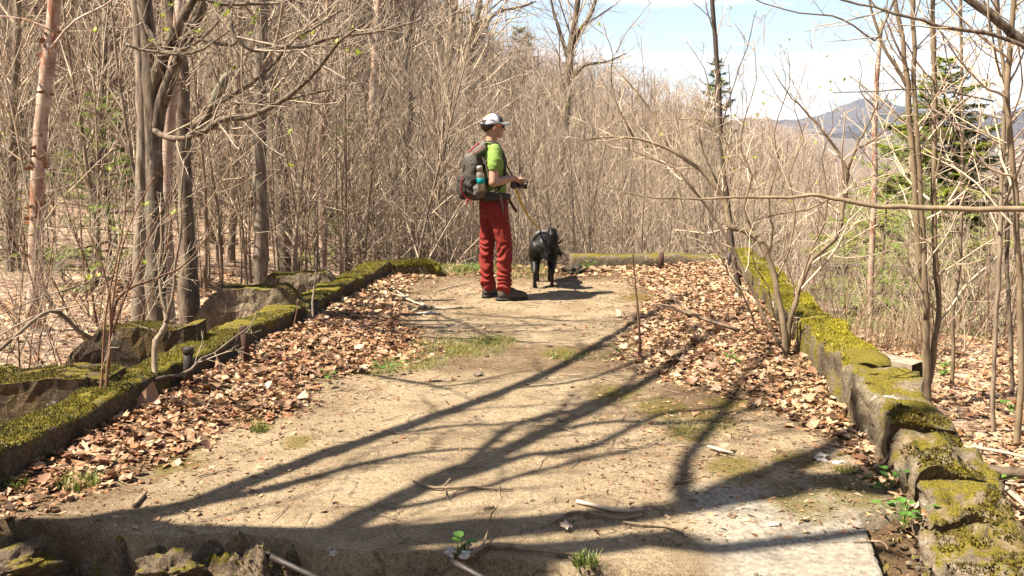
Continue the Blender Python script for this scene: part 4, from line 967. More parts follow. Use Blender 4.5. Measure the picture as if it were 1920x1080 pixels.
# the big bare shrub at the right kerb
g = gp(1476, 655, .1); D = g.y; X = D
def bx(l, d=None): return px(l, d if d is not None else X)
drawn('bare_shrub', 'large many-stemmed bare shrub with a pale bent limb at the right kerb', 'shrub',
      ([Vector((g.x, D, .0))]+bx([(1472, 625), (1467, 600), (1460, 560), (1453, 527), (1440, 480), (1423, 450), (1405, 436), (1385, 430), (1368, 424), (1363, 395), (1352, 362), (1330, 335), (1300, 308), (1265, 285), (1230, 270), (1189, 260), (1140, 256), (1090, 262)], (D, D+.5)),
       [0.0238, 0.0231, 0.0224, 0.0217, 0.0210, 0.0224, 0.0238, 0.0238, 0.0231, 0.0210, 0.0182, 0.0168, 0.0154, 0.0140, 0.0119, 0.0098, 0.0084, 0.0063, 0.0042]),
      [(bx([(1478, 650), (1480, 613), (1487, 580), (1497, 553), (1510, 510), (1527, 483), (1550, 462), (1570, 443), (1578, 410), (1582, 385), (1586, 350), (1589, 322), (1575, 290), (1553, 258), (1535, 235), (1518, 218), (1495, 195), (1478, 175), (1450, 130)], (D, D+.1)), [0.0182, 0.0175, 0.0168, 0.0161, 0.0154, 0.0147, 0.0147, 0.0147, 0.0140, 0.0133, 0.0133, 0.0126, 0.0105, 0.0098, 0.0084, 0.0070, 0.0063, 0.0049, 0.0028]),
       (bx([(1589, 322), (1602, 284), (1612, 262), (1624, 240), (1642, 204), (1625, 185), (1612, 165), (1618, 130), (1606, 100)], D+.1), [0.0105, 0.0098, 0.0084, 0.0070, 0.0056, 0.0042, 0.0035, 0.0028, 0.0021]),
       (bx([(1602, 284), (1640, 262), (1668, 236), (1690, 215), (1730, 190)], D+.1), [0.0070, 0.0063, 0.0056, 0.0042, 0.0028]),
       (bx([(1464, 652), (1443, 610), (1420, 567), (1400, 520), (1380, 480), (1347, 417), (1313, 373), (1285, 335), (1262, 315), (1220, 296), (1180, 280), (1165, 268)], (D-.1, D+.3)), [0.0119, 0.0119, 0.0112, 0.0105, 0.0105, 0.0098, 0.0091, 0.0084, 0.0070, 0.0056, 0.0042, 0.0028]),
       (bx([(1256, 283), (1235, 235), (1207, 187), (1185, 160), (1167, 142), (1145, 118), (1120, 110)], (D+.4, D+.7)), [0.0091, 0.0084, 0.0077, 0.0063, 0.0056, 0.0042, 0.0028]),
       (bx([(1189, 260), (1160, 205), (1145, 150), (1148, 105), (1140, 70), (1128, 40)], (D+.5, D+.5)), [0.0070, 0.0063, 0.0049, 0.0042, 0.0028, 0.0021]),
       (bx([(1155, 100), (1175, 60), (1200, 30), (1222, 2)], D+.5), [0.0035, 0.0028, 0.0021, 0.0014]),
       (bx([(1362, 390), (1355, 330), (1368, 285), (1345, 240), (1300, 222), (1240, 228)], (D+.3, D+.6)), [0.0091, 0.0084, 0.0070, 0.0063, 0.0049, 0.0028]),
       (bx([(1420, 450), (1395, 390), (1410, 330), (1390, 280), (1395, 220), (1420, 150), (1410, 70)], D+.2), [0.0084, 0.0077, 0.0070, 0.0056, 0.0049, 0.0035, 0.0021]),
       (bx([(1497, 553), (1520, 470), (1545, 420), (1552, 370), (1540, 300), (1560, 240), (1555, 190)], D-.1), [0.0084, 0.0077, 0.0070, 0.0063, 0.0049, 0.0035, 0.0021]),
       (bx([(1440, 480), (1450, 430), (1440, 370), (1462, 300), (1450, 250), (1480, 160), (1475, 90)], D+.3), [0.0084, 0.0077, 0.0070, 0.0056, 0.0049, 0.0035, 0.0021]),
       (bx([(1453, 527), (1480, 470), (1490, 400), (1480, 330), (1505, 260), (1490, 200), (1512, 120)], D+.1), [0.0084, 0.0077, 0.0070, 0.0056, 0.0049, 0.0035, 0.0021]),
       (bx([(1349, 351), (1320, 290), (1312, 240), (1330, 180), (1320, 130), (1290, 80)], D+.4), [0.0070, 0.0063, 0.0056, 0.0049, 0.0035, 0.0021]),
       (bx([(1415, 607), (1402, 570), (1390, 547), (1372, 520), (1360, 500), (1345, 470), (1337, 443), (1330, 400)], D+.2), [0.0070, 0.0070, 0.0063, 0.0063, 0.0056, 0.0042, 0.0035, 0.0021]),
       (bx([(1477, 650), (1490, 600), (1488, 540), (1470, 480), (1476, 420), (1466, 380)], D+.15), [0.0056, 0.0056, 0.0049, 0.0042, 0.0035, 0.0021]),
       (bx([(1477, 650), (1452, 590), (1440, 540), (1416, 500), (1408, 450)], D+.2), [0.0063, 0.0056, 0.0049, 0.0035, 0.0021])],
      'tan', 'twig', [(9, .1, .8, .42, 6, .14, .05, .0032, 4), (5, .15, .85, .5, 4, .16, .03, .0024, 3)], seed=90, k=10, buds=.12, ttw=True, trunk_twig_t0=.4, lname='stem', twl=.85, budsize=.036)
g = gp(1388, 545, .13); D = g.y
drawn('dark_sapling', 'single straight blackish sapling between the shrub and the far kerb', 'sapling',
      ([Vector((g.x, D, .0))]+px([(1384, 530), (1377, 500), (1370, 433), (1362, 360), (1355, 300), (1351, 260), (1347, 156), (1341, 80), (1336, 0), (1328, -120), (1318, -300)], D), [.034, .030, .027, .025, .024, .024, .023, .022, .021, .020, .017, .012]),
      [(px([(1338, 60), (1328, 25), (1322, -10)], D), [.006, .005, .003]), (px([(1351, 250), (1372, 170), (1400, 90), (1418, 20)], D), [.006, .005, .004, .003])], 'blackstem', 'twig', TW, seed=91, trunk_twig_t0=.45, k=9, twl=.6)

# slender stems beyond the right kerb
g = gp(1741, 737, -.42); D = g.y
drawn('ash_tree', 'clump of tan stems with mossy foot just beyond the right kerb', 'tree',
      ([Vector((g.x, D, hterr(g.x, D)-.1))]+px([(1738, 700), (1737, 640), (1735, 558), (1724, 480), (1719, 400), (1713, 311), (1707, 230), (1702, 160), (1696, 110), (1691, 67), (1682, 20), (1670, -60), (1650, -260)], D), [0.0343, 0.0304, 0.0277, 0.0264, 0.0264, 0.0251, 0.0238, 0.0231, 0.0224, 0.0185, 0.0172, 0.0165, 0.0145, 0.0092]),
      [(px([(1741, 720), (1750, 680), (1752, 640), (1758, 600), (1760, 545), (1753, 480), (1752, 400), (1752, 300), (1753, 178), (1751, 80), (1748, 0), (1742, -120), (1738, -280)], D+.05), [0.0238, 0.0231, 0.0231, 0.0224, 0.0218, 0.0218, 0.0211, 0.0205, 0.0198, 0.0185, 0.0172, 0.0145, 0.0092]),
       (px([(1737, 600), (1736, 540), (1733, 476), (1728, 400), (1724, 311), (1718, 230), (1715, 160), (1713, 60), (1712, -20), (1714, -200)], D-.06), [0.0218, 0.0218, 0.0211, 0.0205, 0.0198, 0.0198, 0.0191, 0.0178, 0.0165, 0.0119]),
       (px([(1702, 165), (1690, 140), (1664, 102), (1648, 60), (1636, 20), (1622, -40)], D), [0.0158, 0.0145, 0.0132, 0.0112, 0.0092, 0.0073])],
      'tan', 'twig', [(10, .1, .9, .4, 6, .1, .06, .0036, 4), (4, .2, .8, .5, 3, .14, .03, .0024, 3)], seed=95, k=11, lname='stem', trunk_twig_t0=.35, twl=.8)
for k, (pl, d, r, mat, lab) in enumerate([
     ([(1787, 690), (1787, 640), (1786, 588), (1800, 480), (1802, 400), (1804, 267), (1803, 140), (1802, 44), (1800, -60), (1796, -250)], 8.3, .017, 'tan', 'single thin tan stem midway between the clump and the right frame edge'),
     ([(1863, 801), (1861, 736), (1868, 600), (1876, 440), (1880, 300), (1884, 160), (1876, 80), (1867, 0), (1858, -100), (1850, -250)], 6.9, .017, 'stem', 'brown stem left of the pair at the right frame edge'),
     ([(1906, 831), (1912, 760), (1915, 677), (1913, 560), (1906, 440), (1905, 369), (1897, 280), (1889, 200), (1889, 147), (1897, 60), (1901, 0), (1905, -200)], 6.6, .023, 'tan', 'thickest grey stem at the right frame edge with curved foot'),
     ([(1897, 718), (1894, 600), (1889, 480), (1888, 300), (1887, 200), (1878, 100), (1871, 44), (1868, -40), (1860, -220)], 7.8, .017, 'dark', 'dark stem crossing behind the pair at the right frame edge'),
     ([(1630, 655), (1632, 560), (1636, 440), (1641, 330), (1640, 240), (1646, 120), (1652, 40)], 14.5, .050, 'birch', 'white birch trunk behind the right kerb left of the spruce')]):
    p0 = at(pl[0][0], pl[0][1], d)
    drawn('birch_tree' if mat == 'birch' else 'bare_sapling', lab, 'tree' if mat == 'birch' else 'sapling', ([Vector((p0.x, d, hterr(p0.x, d)-.12))]+px(pl, d), [r*1.2]+list(np.linspace(r, r*.7, len(pl)-1))+[r*.5]), [], mat, 'twig',
          [(14, .1, .9, .5, 6, .1, .06, .0034, 4), (5, .2, .8, .5, 3, .14, .03, .0024, 3)], seed=100+k, k=9, trunk_twig_t0=.35, twl=1.0)
# limbs reaching in from trees just outside the frame
D = 4.9
e0 = at(2080, 396, D)
drawn('leaning_sapling', 'long thin branch reaching in level from the right edge in front of the stems', 'branch',
      ([Vector((e0.x+.5, D+.2, hterr(e0.x+.5, D+.2))), Vector((e0.x+.25, D+.1, .55)), e0]+px([(1920, 391), (1829, 393), (1770, 391), (1722, 389), (1660, 387), (1611, 382), (1580, 374), (1553, 368), (1520, 367), (1482, 369), (1420, 372), (1340, 373), (1290, 373), (1233, 371), (1165, 360)], (D, D+.4)),
       [.026, .022, .019, .015, .014, .0135, .013, .012, .0115, .011, .011, .0095, .0085, .0075, .006, .005, .004, .003]),
      [(px([(1560, 370), (1530, 385), (1500, 394), (1460, 400), (1410, 412)], D+.3), [.006, .005, .004, .003, .002])], 'tan', 'twig', [(5, .3, .7, .3, 5, .12, .03, .0022, 4)], seed=110, k=10, trunk_twig_t0=.45, twl=.35)
D = 6.4
drawn('overhanging_limb', 'thick dark limb cutting across the top right corner', 'branch',
      (px([(2120, 300), (2000, 160), (1920, 80), (1896, 58), (1878, 44), (1856, 27), (1820, 0), (1770, -30), (1700, -60)], D), [.05, .045, .032, .030, .028, .026, .024, .02, .012]),
      [(px([(1990, 130), (1930, 90), (1864, 67), (1820, 56), (1767, 49), (1730, 38), (1678, 27), (1640, 15), (1580, 0), (1500, -30)], D-.1), [.016, .014, .012, .012, .011, .010, .010, .008, .007, .004]),
       (px([(1864, 190), (1820, 180), (1790, 175), (1720, 165), (1640, 170), (1560, 172)], D+.6), [.006, .006, .005, .005, .004, .003])], 'dark', 'twig', TW, seed=111, k=10, trunk_twig_t0=.2, twl=.6)
drawn('overhanging_limb', 'thin arching twig hanging into the sky at the top right centre', 'branch',
      (px([(1700, -60), (1660, 40), (1640, 75), (1600, 48), (1560, 30), (1500, 25), (1450, 12), (1420, 0), (1390, -30)], 6.8), [.010, .008, .007, .006, .006, .005, .004, .004, .003]), [], 'stem', 'twig', TW, seed=112, k=6, trunk_twig_t0=.1, twl=.35)
# ------------------------------------------------------------------ the tree behind the camera whose shadow crosses the slab
def up(u, v, h): 
    h *= .62; g = gp(u, v); t = h/(-SUN_D.z); return Vector((g.x-SUN_D.x*t, g.y-SUN_D.y*t, h))
tb = Vector((up(0, 1000, 5).x, up(0, 1000, 5).y, 0)); 
def shade_tree():
    T = [Vector((tb.x-.05, tb.y-.05, -.7)), Vector((tb.x, tb.y, 1.5)), up(0, 1000, 5.0), up(300, 1008, 6.1), up(640, 1012, 7.3), up(900, 992, 8.3), up(1150, 972, 9.3), up(1310, 950, 10.2)]
    L = [([up(60, 995, 5.15), up(330, 955, 5.8), up(470, 905, 6.2), up(700, 820, 6.8), up(960, 730, 7.4), up(1090, 665, 7.8), up(1230, 590, 8.3), up(1300, 560, 8.7)], [0.084, 0.074, 0.062, 0.054, 0.049, 0.043, 0.035, 0.024]),
         ([up(390, 942, 6.0), up(520, 915, 6.3), up(640, 880, 6.7), up(800, 845, 7.1), up(960, 838, 7.5)], [0.041, 0.038, 0.032, 0.024, 0.014]),
         ([up(600, 1012, 7.1), up(690, 965, 7.3), up(790, 915, 7.6), up(900, 865, 7.9), up(1010, 815, 8.3), up(1150, 750, 8.8), up(1250, 695, 9.3), up(1330, 640, 9.7), up(1420, 590, 10.2)], [0.074, 0.068, 0.065, 0.062, 0.059, 0.051, 0.041, 0.032, 0.019]),
         ([up(760, 930, 7.5), up(900, 880, 7.9), up(1000, 850, 8.2), up(1110, 838, 8.6), up(1240, 780, 9.2), up(1350, 765, 9.6), up(1480, 720, 10)], [0.041, 0.041, 0.038, 0.032, 0.027, 0.022, 0.014]),
         ([up(880, 865, 7.9), up(960, 800, 8.4), up(1080, 770, 8.8), up(1180, 720, 9.2), up(1200, 690, 9.4)], [0.032, 0.030, 0.027, 0.022, 0.014]),
         ([up(1290, 955, 10.0), up(1280, 900, 10.3), up(1300, 850, 10.6), up(1345, 790, 11), up(1420, 700, 11.6), up(1500, 640, 12)], [0.054, 0.046, 0.041, 0.035, 0.027, 0.016]),
         ([up(1300, 952, 10.1), up(1400, 905, 10.5), up(1480, 880, 10.9), up(1560, 845, 11.3), up(1640, 800, 11.8)], [0.081, 0.095, 0.095, 0.068, 0.041]),
         ([up(1300, 952, 10.1), up(1450, 925, 10.8), up(1560, 905, 11.2), up(1660, 890, 11.6), up(1800, 850, 12.2)], [0.068, 0.095, 0.101, 0.081, 0.054]),
         ([up(1180, 1010, 9.2), up(1330, 1030, 9.8), up(1480, 1020, 10.2), up(1650, 1000, 10.8)], [0.061, 0.061, 0.054, 0.041]),
         ([up(560, 1040, 7.2), up(700, 1050, 7.6), up(1000, 1036, 8.4), up(1280, 1006, 9.4)], [.06, .10, .10, .07]),
         ([up(1010, 815, 8.2), up(1150, 792, 8.7), up(1290, 796, 9.2), up(1420, 765, 9.7)], [.03, .028, .024, .012]),
         ([up(1090, 665, 7.8), up(1180, 630, 8.2), up(1290, 560, 8.8)], [.022, .018, .01]),
         ([up(960, 730, 7.4), up(1100, 712, 7.9), up(1250, 655, 8.5), up(1340, 610, 9)], [.022, .02, .016, .01]),
         ([up(690, 965, 7.3), up(850, 932, 7.8), up(1000, 884, 8.3), up(1150, 850, 8.8), up(1240, 835, 9.1)], [.026, .026, .024, .018, .01]),
         ([up(700, 820, 6.8), up(830, 800, 7.1), up(980, 790, 7.5), up(1080, 760, 7.9)], [.018, .016, .013, .008]),
         ([up(1420, 895, 10.6), up(1500, 900, 11), up(1600, 915, 11.3), up(1700, 930, 11.7)], [.08, .09, .09, .06]),
         ([up(620, 690, 6), up(760, 715, 6.4), up(850, 724, 6.7), up(960, 700, 7)], [0.024, 0.022, 0.016, 0.011]),
         ([up(850, 590, 7), up(1000, 598, 7.3), up(1130, 604, 7.7), up(1230, 598, 8.1)], [0.019, 0.016, 0.014, 0.008]),
         ([up(700, 560, 7), up(780, 580, 7.3), up(860, 605, 7.5), up(930, 640, 7.8)], [0.022, 0.020, 0.016, 0.011])]
    drawn('bare_tree', 'tall forking bare tree left of the photographer that throws the long limb shadows', 'tree', (T, [.20, .17, .15, .14, .13, .12, .10, .07]), L, 'grey', 'twig',
          [(8, .2, .7, .34, 5, .1, .05, .011, 4), (5, .2, .8, .5, 3, .14, .03, .006, 3)], seed=120, k=10, trunk_twig_t0=.5, twl=.9)
shade_tree()

# ------------------------------------------------------------------ thicket and wood
def inpic(x, y, m=.06):
    return abs(x) < y*(960/F+m)+.3
SKY_U, SKY_E = [0, 740, 850, 900, 1000, 1100, 1200, 1300, 1450, 1600, 2000], [30, 13, 6.2, 5.2, 4.4, 3.7, 2.8, 1.9, .3, -2.2, -2.4]   # how steeply the wood's skyline stands, by bearing
def skyline(u): return float(np.interp(u, SKY_U, SKY_E))
placed = []
def clear(x, y, r):
    for a, b in placed:
        if abs(a-x) < r and abs(b-y) < r and (a-x)**2+(b-y)**2 < r*r: return False
    placed.append((x, y)); return True
LABS = {'mid': ('slender bare sapling in the thicket crowding behind the far kerb', 'saplings of the thicket behind the far kerb'),
        'left': ('slender bare sapling among the trunks left of the slab', 'saplings among the left-hand trunks'),
        'right': ('slender bare sapling on the valley edge beyond the right kerb', 'saplings on the valley edge')}
n = 0
def zone(x, y):
    u = 960+F*x/y
    return 'left' if u < 680 else ('mid' if u < 1440 else 'right')
tries = 0
while n < 170 and tries < 20000:
    tries += 1
    y = 12.4+12.5*rng.random()**1.15 if rng.random() < .8 else rng.uniform(8, 13)
    x = rng.uniform(-.6, .62)*y
    if not inpic(x, y): continue
    if y < 12.4 and XL(y)-.9 < x < XR(y)+.9: continue
    if y < 10 and abs(x) < 3.4: continue
    zn = zone(x, y)
    if zn == 'right' and (rng.random() < .93 or (960+F*x/y > 1560 and y < 22 and rng.random() < .6)): continue
    if zn == 'left' and rng.random() < .62: continue
    if zn == 'left' and y < 11.5 and x > -6.5: continue
    if not clear(x, y, .28): continue
    p = saps[rng.randrange(len(saps))]
    hmax = {'mid': rng.uniform(3.3, 5.4), 'left': rng.uniform(3.5, 6.5), 'right': rng.uniform(2.2, 4.4)}[zn]
    u = 960+F*x/y
    if u > 820 and rng.random() < .8: hmax = max(1.8, min(hmax, (EYE+y*math.tan(R(skyline(u)))-hterr(x, y))*rng.uniform(.8, 1.05)))
    p.place(x, y, rng.uniform(0, 6.28), hmax/p.h, LABS[zn][0], LABS[zn][1], 'sapling', tilt=rng.uniform(0, .13)); n += 1
n = 0; tries = 0
while n < 60 and tries < 9000:
    tries += 1
    y = rng.uniform(15, 36); x = rng.uniform(-.56, .30)*y
    if not clear(x, y, .9): continue
    u = 960+F*x/y
    if u > 820 and rng.random() < .5: continue
    p = fors[rng.randrange(len(fors))]
    h = min(rng.uniform(9, 14), (EYE+y*math.tan(R(skyline(u)))-hterr(x, y))*rng.uniform(.85, 1.05) if u > 800 else 99)
    if h < 4: continue
    p.place(x, y, rng.uniform(0, 6.28), h/p.h, 'bare grey forest tree standing farther back on the wooded slope', 'forest trees on the wooded slope', 'tree', tilt=rng.uniform(0, .05)); n += 1
# brush low between the stems
n = 0; tries = 0
while n < 18 and tries < 4000:
    tries += 1
    y = rng.uniform(9.5, 17); x = rng.uniform(-.55, .55)*y
    if y < 12.6 and XL(y)-1.1 < x < XR(y)+.9: continue
    if not clear(x, y, .5) or (y < 12 and -7 < x < 0): continue
    p = brus[rng.randrange(4)]; u = 960+F*x/y
    p.place(x, y, rng.uniform(0, 6), rng.uniform(.55, .95), 'low bare twiggy shrub between the stems of the thicket', 'twiggy shrubs in the thicket', 'shrub'); n += 1

# the rest of the wood: too many to count, instanced as one mass
def scatter_mass(name, label, protos, pts):
    pc = bpy.data.collections.new('wood_kinds')
    for i, pm in enumerate(protos):
        pc.objects.link(bpy.data.objects.new('%02d_kind' % i, pm))
    me = bpy.data.meshes.new(name); me.from_pydata([p[0] for p in pts], [], [])
    for nm, ty, idx in (('rz', 'FLOAT', 1), ('sc', 'FLOAT', 2)):
        a = me.attributes.new(nm, ty, 'POINT'); a.data.foreach_set('value', [p[idx] for p in pts])
    a = me.attributes.new('kd', 'INT', 'POINT'); a.data.foreach_set('value', [p[3] for p in pts])
    o = link(name, me); tag(o, label, None, None, 'stuff')
    g = bpy.data.node_groups.new(name, 'GeometryNodeTree')
    g.interface.new_socket('Geometry', in_out='INPUT', socket_type='NodeSocketGeometry'); g.interface.new_socket('Geometry', in_out='OUTPUT', socket_type='NodeSocketGeometry')
    N, L = g.nodes, g.links
    gi, go = N.new('NodeGroupInput'), N.new('NodeGroupOutput'); ip = N.new('GeometryNodeInstanceOnPoints')
    ci = N.new('GeometryNodeCollectionInfo'); ci.inputs['Collection'].default_value = pc; ci.inputs['Separate Children'].default_value = True; ci.inputs['Reset Children'].default_value = True
    def na(nm, dt):
        k = N.new('GeometryNodeInputNamedAttribute'); k.data_type = dt; k.inputs['Name'].default_value = nm; return k.outputs['Attribute']
    cx = N.new('ShaderNodeCombineXYZ'); L.new(na('rz', 'FLOAT'), cx.inputs[2])
    L.new(gi.outputs[0], ip.inputs['Points']); L.new(ci.outputs[0], ip.inputs['Instance']); ip.inputs['Pick Instance'].default_value = True
    L.new(na('kd', 'INT'), ip.inputs['Instance Index']); L.new(cx.outputs[0], ip.inputs['Rotation']); L.new(na('sc', 'FLOAT'), ip.inputs['Scale'])
    L.new(ip.outputs[0], go.inputs[0])
    md = o.modifiers.new('wood', 'NODES'); md.node_group = g
    return o
pts = []
fm = [p.merged('far_tree') for p in fars]
for _ in range(60000):
    r = 24*math.exp(rng.random()*2.0); x = rng.uniform(-.60, .62)*r; y = r
    u = 960+F*x/y
    keep = 1.0 if u < 1100 else float(np.interp(u, [1100, 1500, 1900], [.8, .45, .35]))
    if rng.random() > keep: continue
    if y < 27 and rng.random() < .5: continue
    z = hterr(x, y); lim = skyline(u)
    h = rng.uniform(6, 12.5); zt = EYE+y*math.tan(R(lim))*rng.uniform(.9, 1.04)
    h = min(h, max(2.0, zt-z))
    if u > 1480 and y < 30: continue
    if h < 2.2 and rng.random() < .3: continue
    k = rng.randrange(len(fars)); pts.append(((x, y, z-.1), rng.uniform(0, 6.28), h/fars[k].h, k))
    if len(pts) >= 2100: break
# the same wood goes on round the photographer
for _ in range(420):
    a = rng.uniform(0, 6.28); r = rng.uniform(7, 42); x, y = r*math.cos(a)*1.1, r*math.sin(a)
    if (y > -3.5 and x > -15 and not (x > 9 and y < x*.9)) or (y > 0 and abs(x) < y*.66+2): continue
    if x < 0 and y > -6 and x > -16: continue
    k = rng.randrange(len(fars)); pts.append(((x, y, hterr(x, y)-.1), rng.uniform(0, 6.28), rng.uniform(9, 13)/fars[k].h, k))
scatter_mass('woodland', 'bare brown woodland covering the slope and valley beyond the thicket', fm, pts)
sm_ = [p.merged('far_sapling') for p in saps]
pts = []
for _ in range(60000):
    y = 12.8+30*rng.random()**1.3; x = rng.uniform(-.58, .60)*y; u = 960+F*x/y
    keep = float(np.interp(u, [0, 500, 700, 1400, 1500, 1920], [.24, .30, .9, .95, .22, .12]))
    if rng.random() > keep: continue
    k = rng.randrange(len(saps)); h = rng.uniform(2.2, 5.0)
    if u > 820: h = max(1.5, min(h, (EYE+y*math.tan(R(skyline(u)))-hterr(x, y))*rng.uniform(.7, 1.0)))
    pts.append(((x, y, hterr(x, y)-.05), rng.uniform(0, 6.28), h/saps[k].h, k))
    if len(pts) >= 900: break
scatter_mass('thicket', 'tangled bare undergrowth filling the wood behind the slab', sm_, pts)

# ------------------------------------------------------------------ leaf litter
LEAFCOL = np.array([(.56, .37, .25), (.62, .45, .32), (.48, .28, .17), (.66, .52, .40), (.34, .17, .09), (.58, .38, .25), (.26, .125, .07), (.55, .39, .28), (.64, .49, .36), (.44, .28, .18)])
LEAFCOL = LEAFCOL*np.array([.75, .72, .65])
OUT = [np.array([(0, -.5), (.22, -.3), (.3, 0), (.2, .3), (0, .55), (-.2, .3), (-.3, 0), (-.22, -.3)]),
       np.array([(0, -.45), (.14, -.22), (.46, -.28), (.32, 0), (.5, .2), (.2, .2), (0, .55), (-.2, .2), (-.5, .2), (-.32, 0), (-.46, -.28), (-.14, -.22)]),
       np.array([(0, -.5), (.3, -.12), (.34, .2), (.08, .46), (-.26, .3), (-.36, -.06)])]
def leaf_verts(out, rr, curl):
    n = len(out); r = np.sqrt((out**2).sum(1)); z = curl*(r**2)*1.6+rr.normal(0, .07, n)+ .5*curl*out[:, 0]
    V = np.vstack([np.append(np.zeros(2), -.02), np.column_stack([out*rr.uniform(.85, 1.15, (n, 1)), z])])
    T = np.array([(0, i+1, (i+1) % n+1) for i in range(n)]); return V, T
def rotm(a, b, c):
    return np.array(Euler((a, b, c)).to_matrix())
def bake_leaves(mb, P, sizes, tilt=.28):          # the drift on the left is damper and more rotted
    var = []
    for k in range(18):
        var.append(leaf_verts(OUT[k % 3], nr, nr.uniform(-.35, .4)))
    for p, s in zip(P, sizes):
        V, T = var[rng.randrange(18)]
        m = rotm(rng.gauss(0, tilt), rng.gauss(0, tilt), rng.uniform(0, 6.28))
        c = LEAFCOL[rng.randrange(len(LEAFCOL))]*rng.uniform(.55, 1.15)*(np.array([.80, .69, .60]) if -2.5 < p[0] < 0 and p[1] < 8.5 and p[0] > XL(p[1]) else np.array([1, .96, .88]))
        mb.add((V*s)@m.T+np.array(p), None, T, c)
def bits(mb, P, s0=.012):
    n = len(P); P = np.asarray(P); V = P[:, None, :]+nr.normal(0, 1, (n, 3, 3))*np.array([1, 1, .35])*s0*nr.uniform(.5, 1.3, (n, 1, 1))
    T = np.arange(n*3).reshape(-1, 3)
    c = LEAFCOL[nr.integers(0, len(LEAFCOL), n)]*nr.uniform(.3, .9, (n, 1))*np.array([1, .93, .8])
    mb.add(V.reshape(-1, 3), None, T, np.repeat(c, 3, 0))
LP, LS, BP = [], [], []
tries = 0
while len(LP) < 13500 and tries < 200000:
    tries += 1
    y = 3.9+7.95*rng.random(); x = XL(y)+(XR(y)-XL(y))*rng.random()
    if y < yfront(x): continue
    d = litter(x, y)
    if rng.random() < d**1.6*1.0:
        LP.append((x, y, slabz(x, y)+rng.uniform(.004, .035)*d)); LS.append(rng.uniform(.022, .055) if rng.random() < .8 else rng.uniform(.055, .09))
    elif rng.random() < .006:
        LP.append((x, y, slabz(x, y)+.008)); LS.append(rng.uniform(.02, .06))
tries = 0
while len(BP) < 42000 and tries < 600000:
    tries += 1
    y = 3.8+7.95*rng.random(); x = XL(y)+(XR(y)-XL(y))*rng.random()
    d = litter(x, y); sl = max(d, .3*sm(1.9, .9, min(XR(y)-x, x-XL(y)+.2)), .25*sm(10, 11, y))
    if y < yfront(x): continue
    if rng.random() < sl*.8+.008: BP.append((x, y, slabz(x, y)+.005))
mb = MB(); bake_leaves(mb, LP, LS); bits(mb, BP)
# leaves lying on the ground outside the kerbs
OP, OS = [], []
tries = 0
while len(OP) < 7500 and tries < 100000:
    tries += 1
    if rng.random() < .62:
        y = 3.0+8.5*rng.random()**1.3; x = XR(y)+.28+rng.random()*3.6
    else:
        y = 5+10*rng.random(); x = XL(y)-.35-rng.random()*4.5
    if not inpic(x, y, .02): continue
    if rng.random() > .55+.6*nz(x*.8, y*.8, 3): continue
    OP.append((x, y, hterr(x, y)+rng.uniform(.005, .04))); OS.append(rng.uniform(.045, .095))
bake_leaves(mb, OP, OS)
bits(mb, [(p[0]+rng.gauss(0, .1), p[1]+rng.gauss(0, .1), hterr(p[0], p[1])+.012) for p in OP for _ in range(2)], .018)
lit = tag(mb.build('leaf_litter', M['litter'], smooth=False), 'drifts of dry brown leaves along both kerbs and on the ground outside', None, None, 'stuff')
# the leaves one can pick out singly
lm = []
for k in range(12):
    V, T = leaf_verts(OUT[(0, 1, 1, 0, 1, 2)[k % 6]], nr, nr.uniform(.0, .6)); q = MB(); q.add(V, None, T); lm.append(q.mesh('dead_leaf', [M['dryleaf']], True))
near = sorted(zip([p[1] for p in LP], range(len(LP))))
cand = [i for _, i in near if LS[i] > .05][:2600]; rng.shuffle(cand)
ocand = [OP[i] for i in range(len(OP)) if OP[i][1] < 7 and OP[i][0] > 0]; rng.shuffle(ocand)
spots = [LP[i] for i in cand[:225]]+ocand[:70]
for (x, y, z) in spots:
    o = link('dead_leaf', lm[rng.randrange(12)], lit, (x, y, z+.022)); s = rng.uniform(.05, .092)
    o.scale = (s, s, s); o.rotation_euler = (rng.gauss(0, .45), rng.gauss(0, .45), rng.uniform(0, 6.28))
o = link('dead_leaf', lm[3], lit, tuple(gp(275, 757, .09))); o.scale = (.2,)*3; o.rotation_euler = (.9, .3, .4)
for (u, v, s) in [(1062, 984, .05), (700, 808, .05), (815, 708, .07), (145, 800, .12), (205, 800, .13)]:
    o = link('dead_leaf', lm[rng.randrange(12)], lit, tuple(gp(u, v, .03))); o.scale = (s*1.3,)*3; o.rotation_euler = (.3, .2, u)

# ------------------------------------------------------------------ grass, weeds
def blades(mb, c, n, r, h, cols, zf, spread=.35):
    for _ in range(n):
        a, d = rng.uniform(0, 6.28), r*math.sqrt(rng.random()); x, y = c[0]+d*math.cos(a), c[1]+d*math.sin(a)*.8; z = zf(x, y)-.004
        e = rng.uniform(0, 6.28); L = h*rng.uniform(.45, 1.2); b = spread*rng.uniform(.2, 1.6); w = rng.uniform(.0016, .003)
        dx, dy = math.cos(e), math.sin(e); px_, py = -dy*w, dx*w
        c0 = np.array(cols[rng.randrange(len(cols))])*rng.uniform(.8, 1.2)
        mx_, my = x+dx*L*b*.4, y+dy*L*b*.4; tx, ty = x+dx*L*b, y+dy*L*b
        mb.add([(x-px_, y-py, z), (x+px_, y+py, z), (mx_+px_*.8, my+py*.8, z+L*.62), (mx_-px_*.8, my-py*.8, z+L*.62), (tx, ty, z+L*.95)], [(0, 1, 2, 3)], [(3, 2, 4)], c0)
GR = [(.12, .17, .028), (.17, .21, .038), (.09, .135, .02), (.21, .21, .06)]
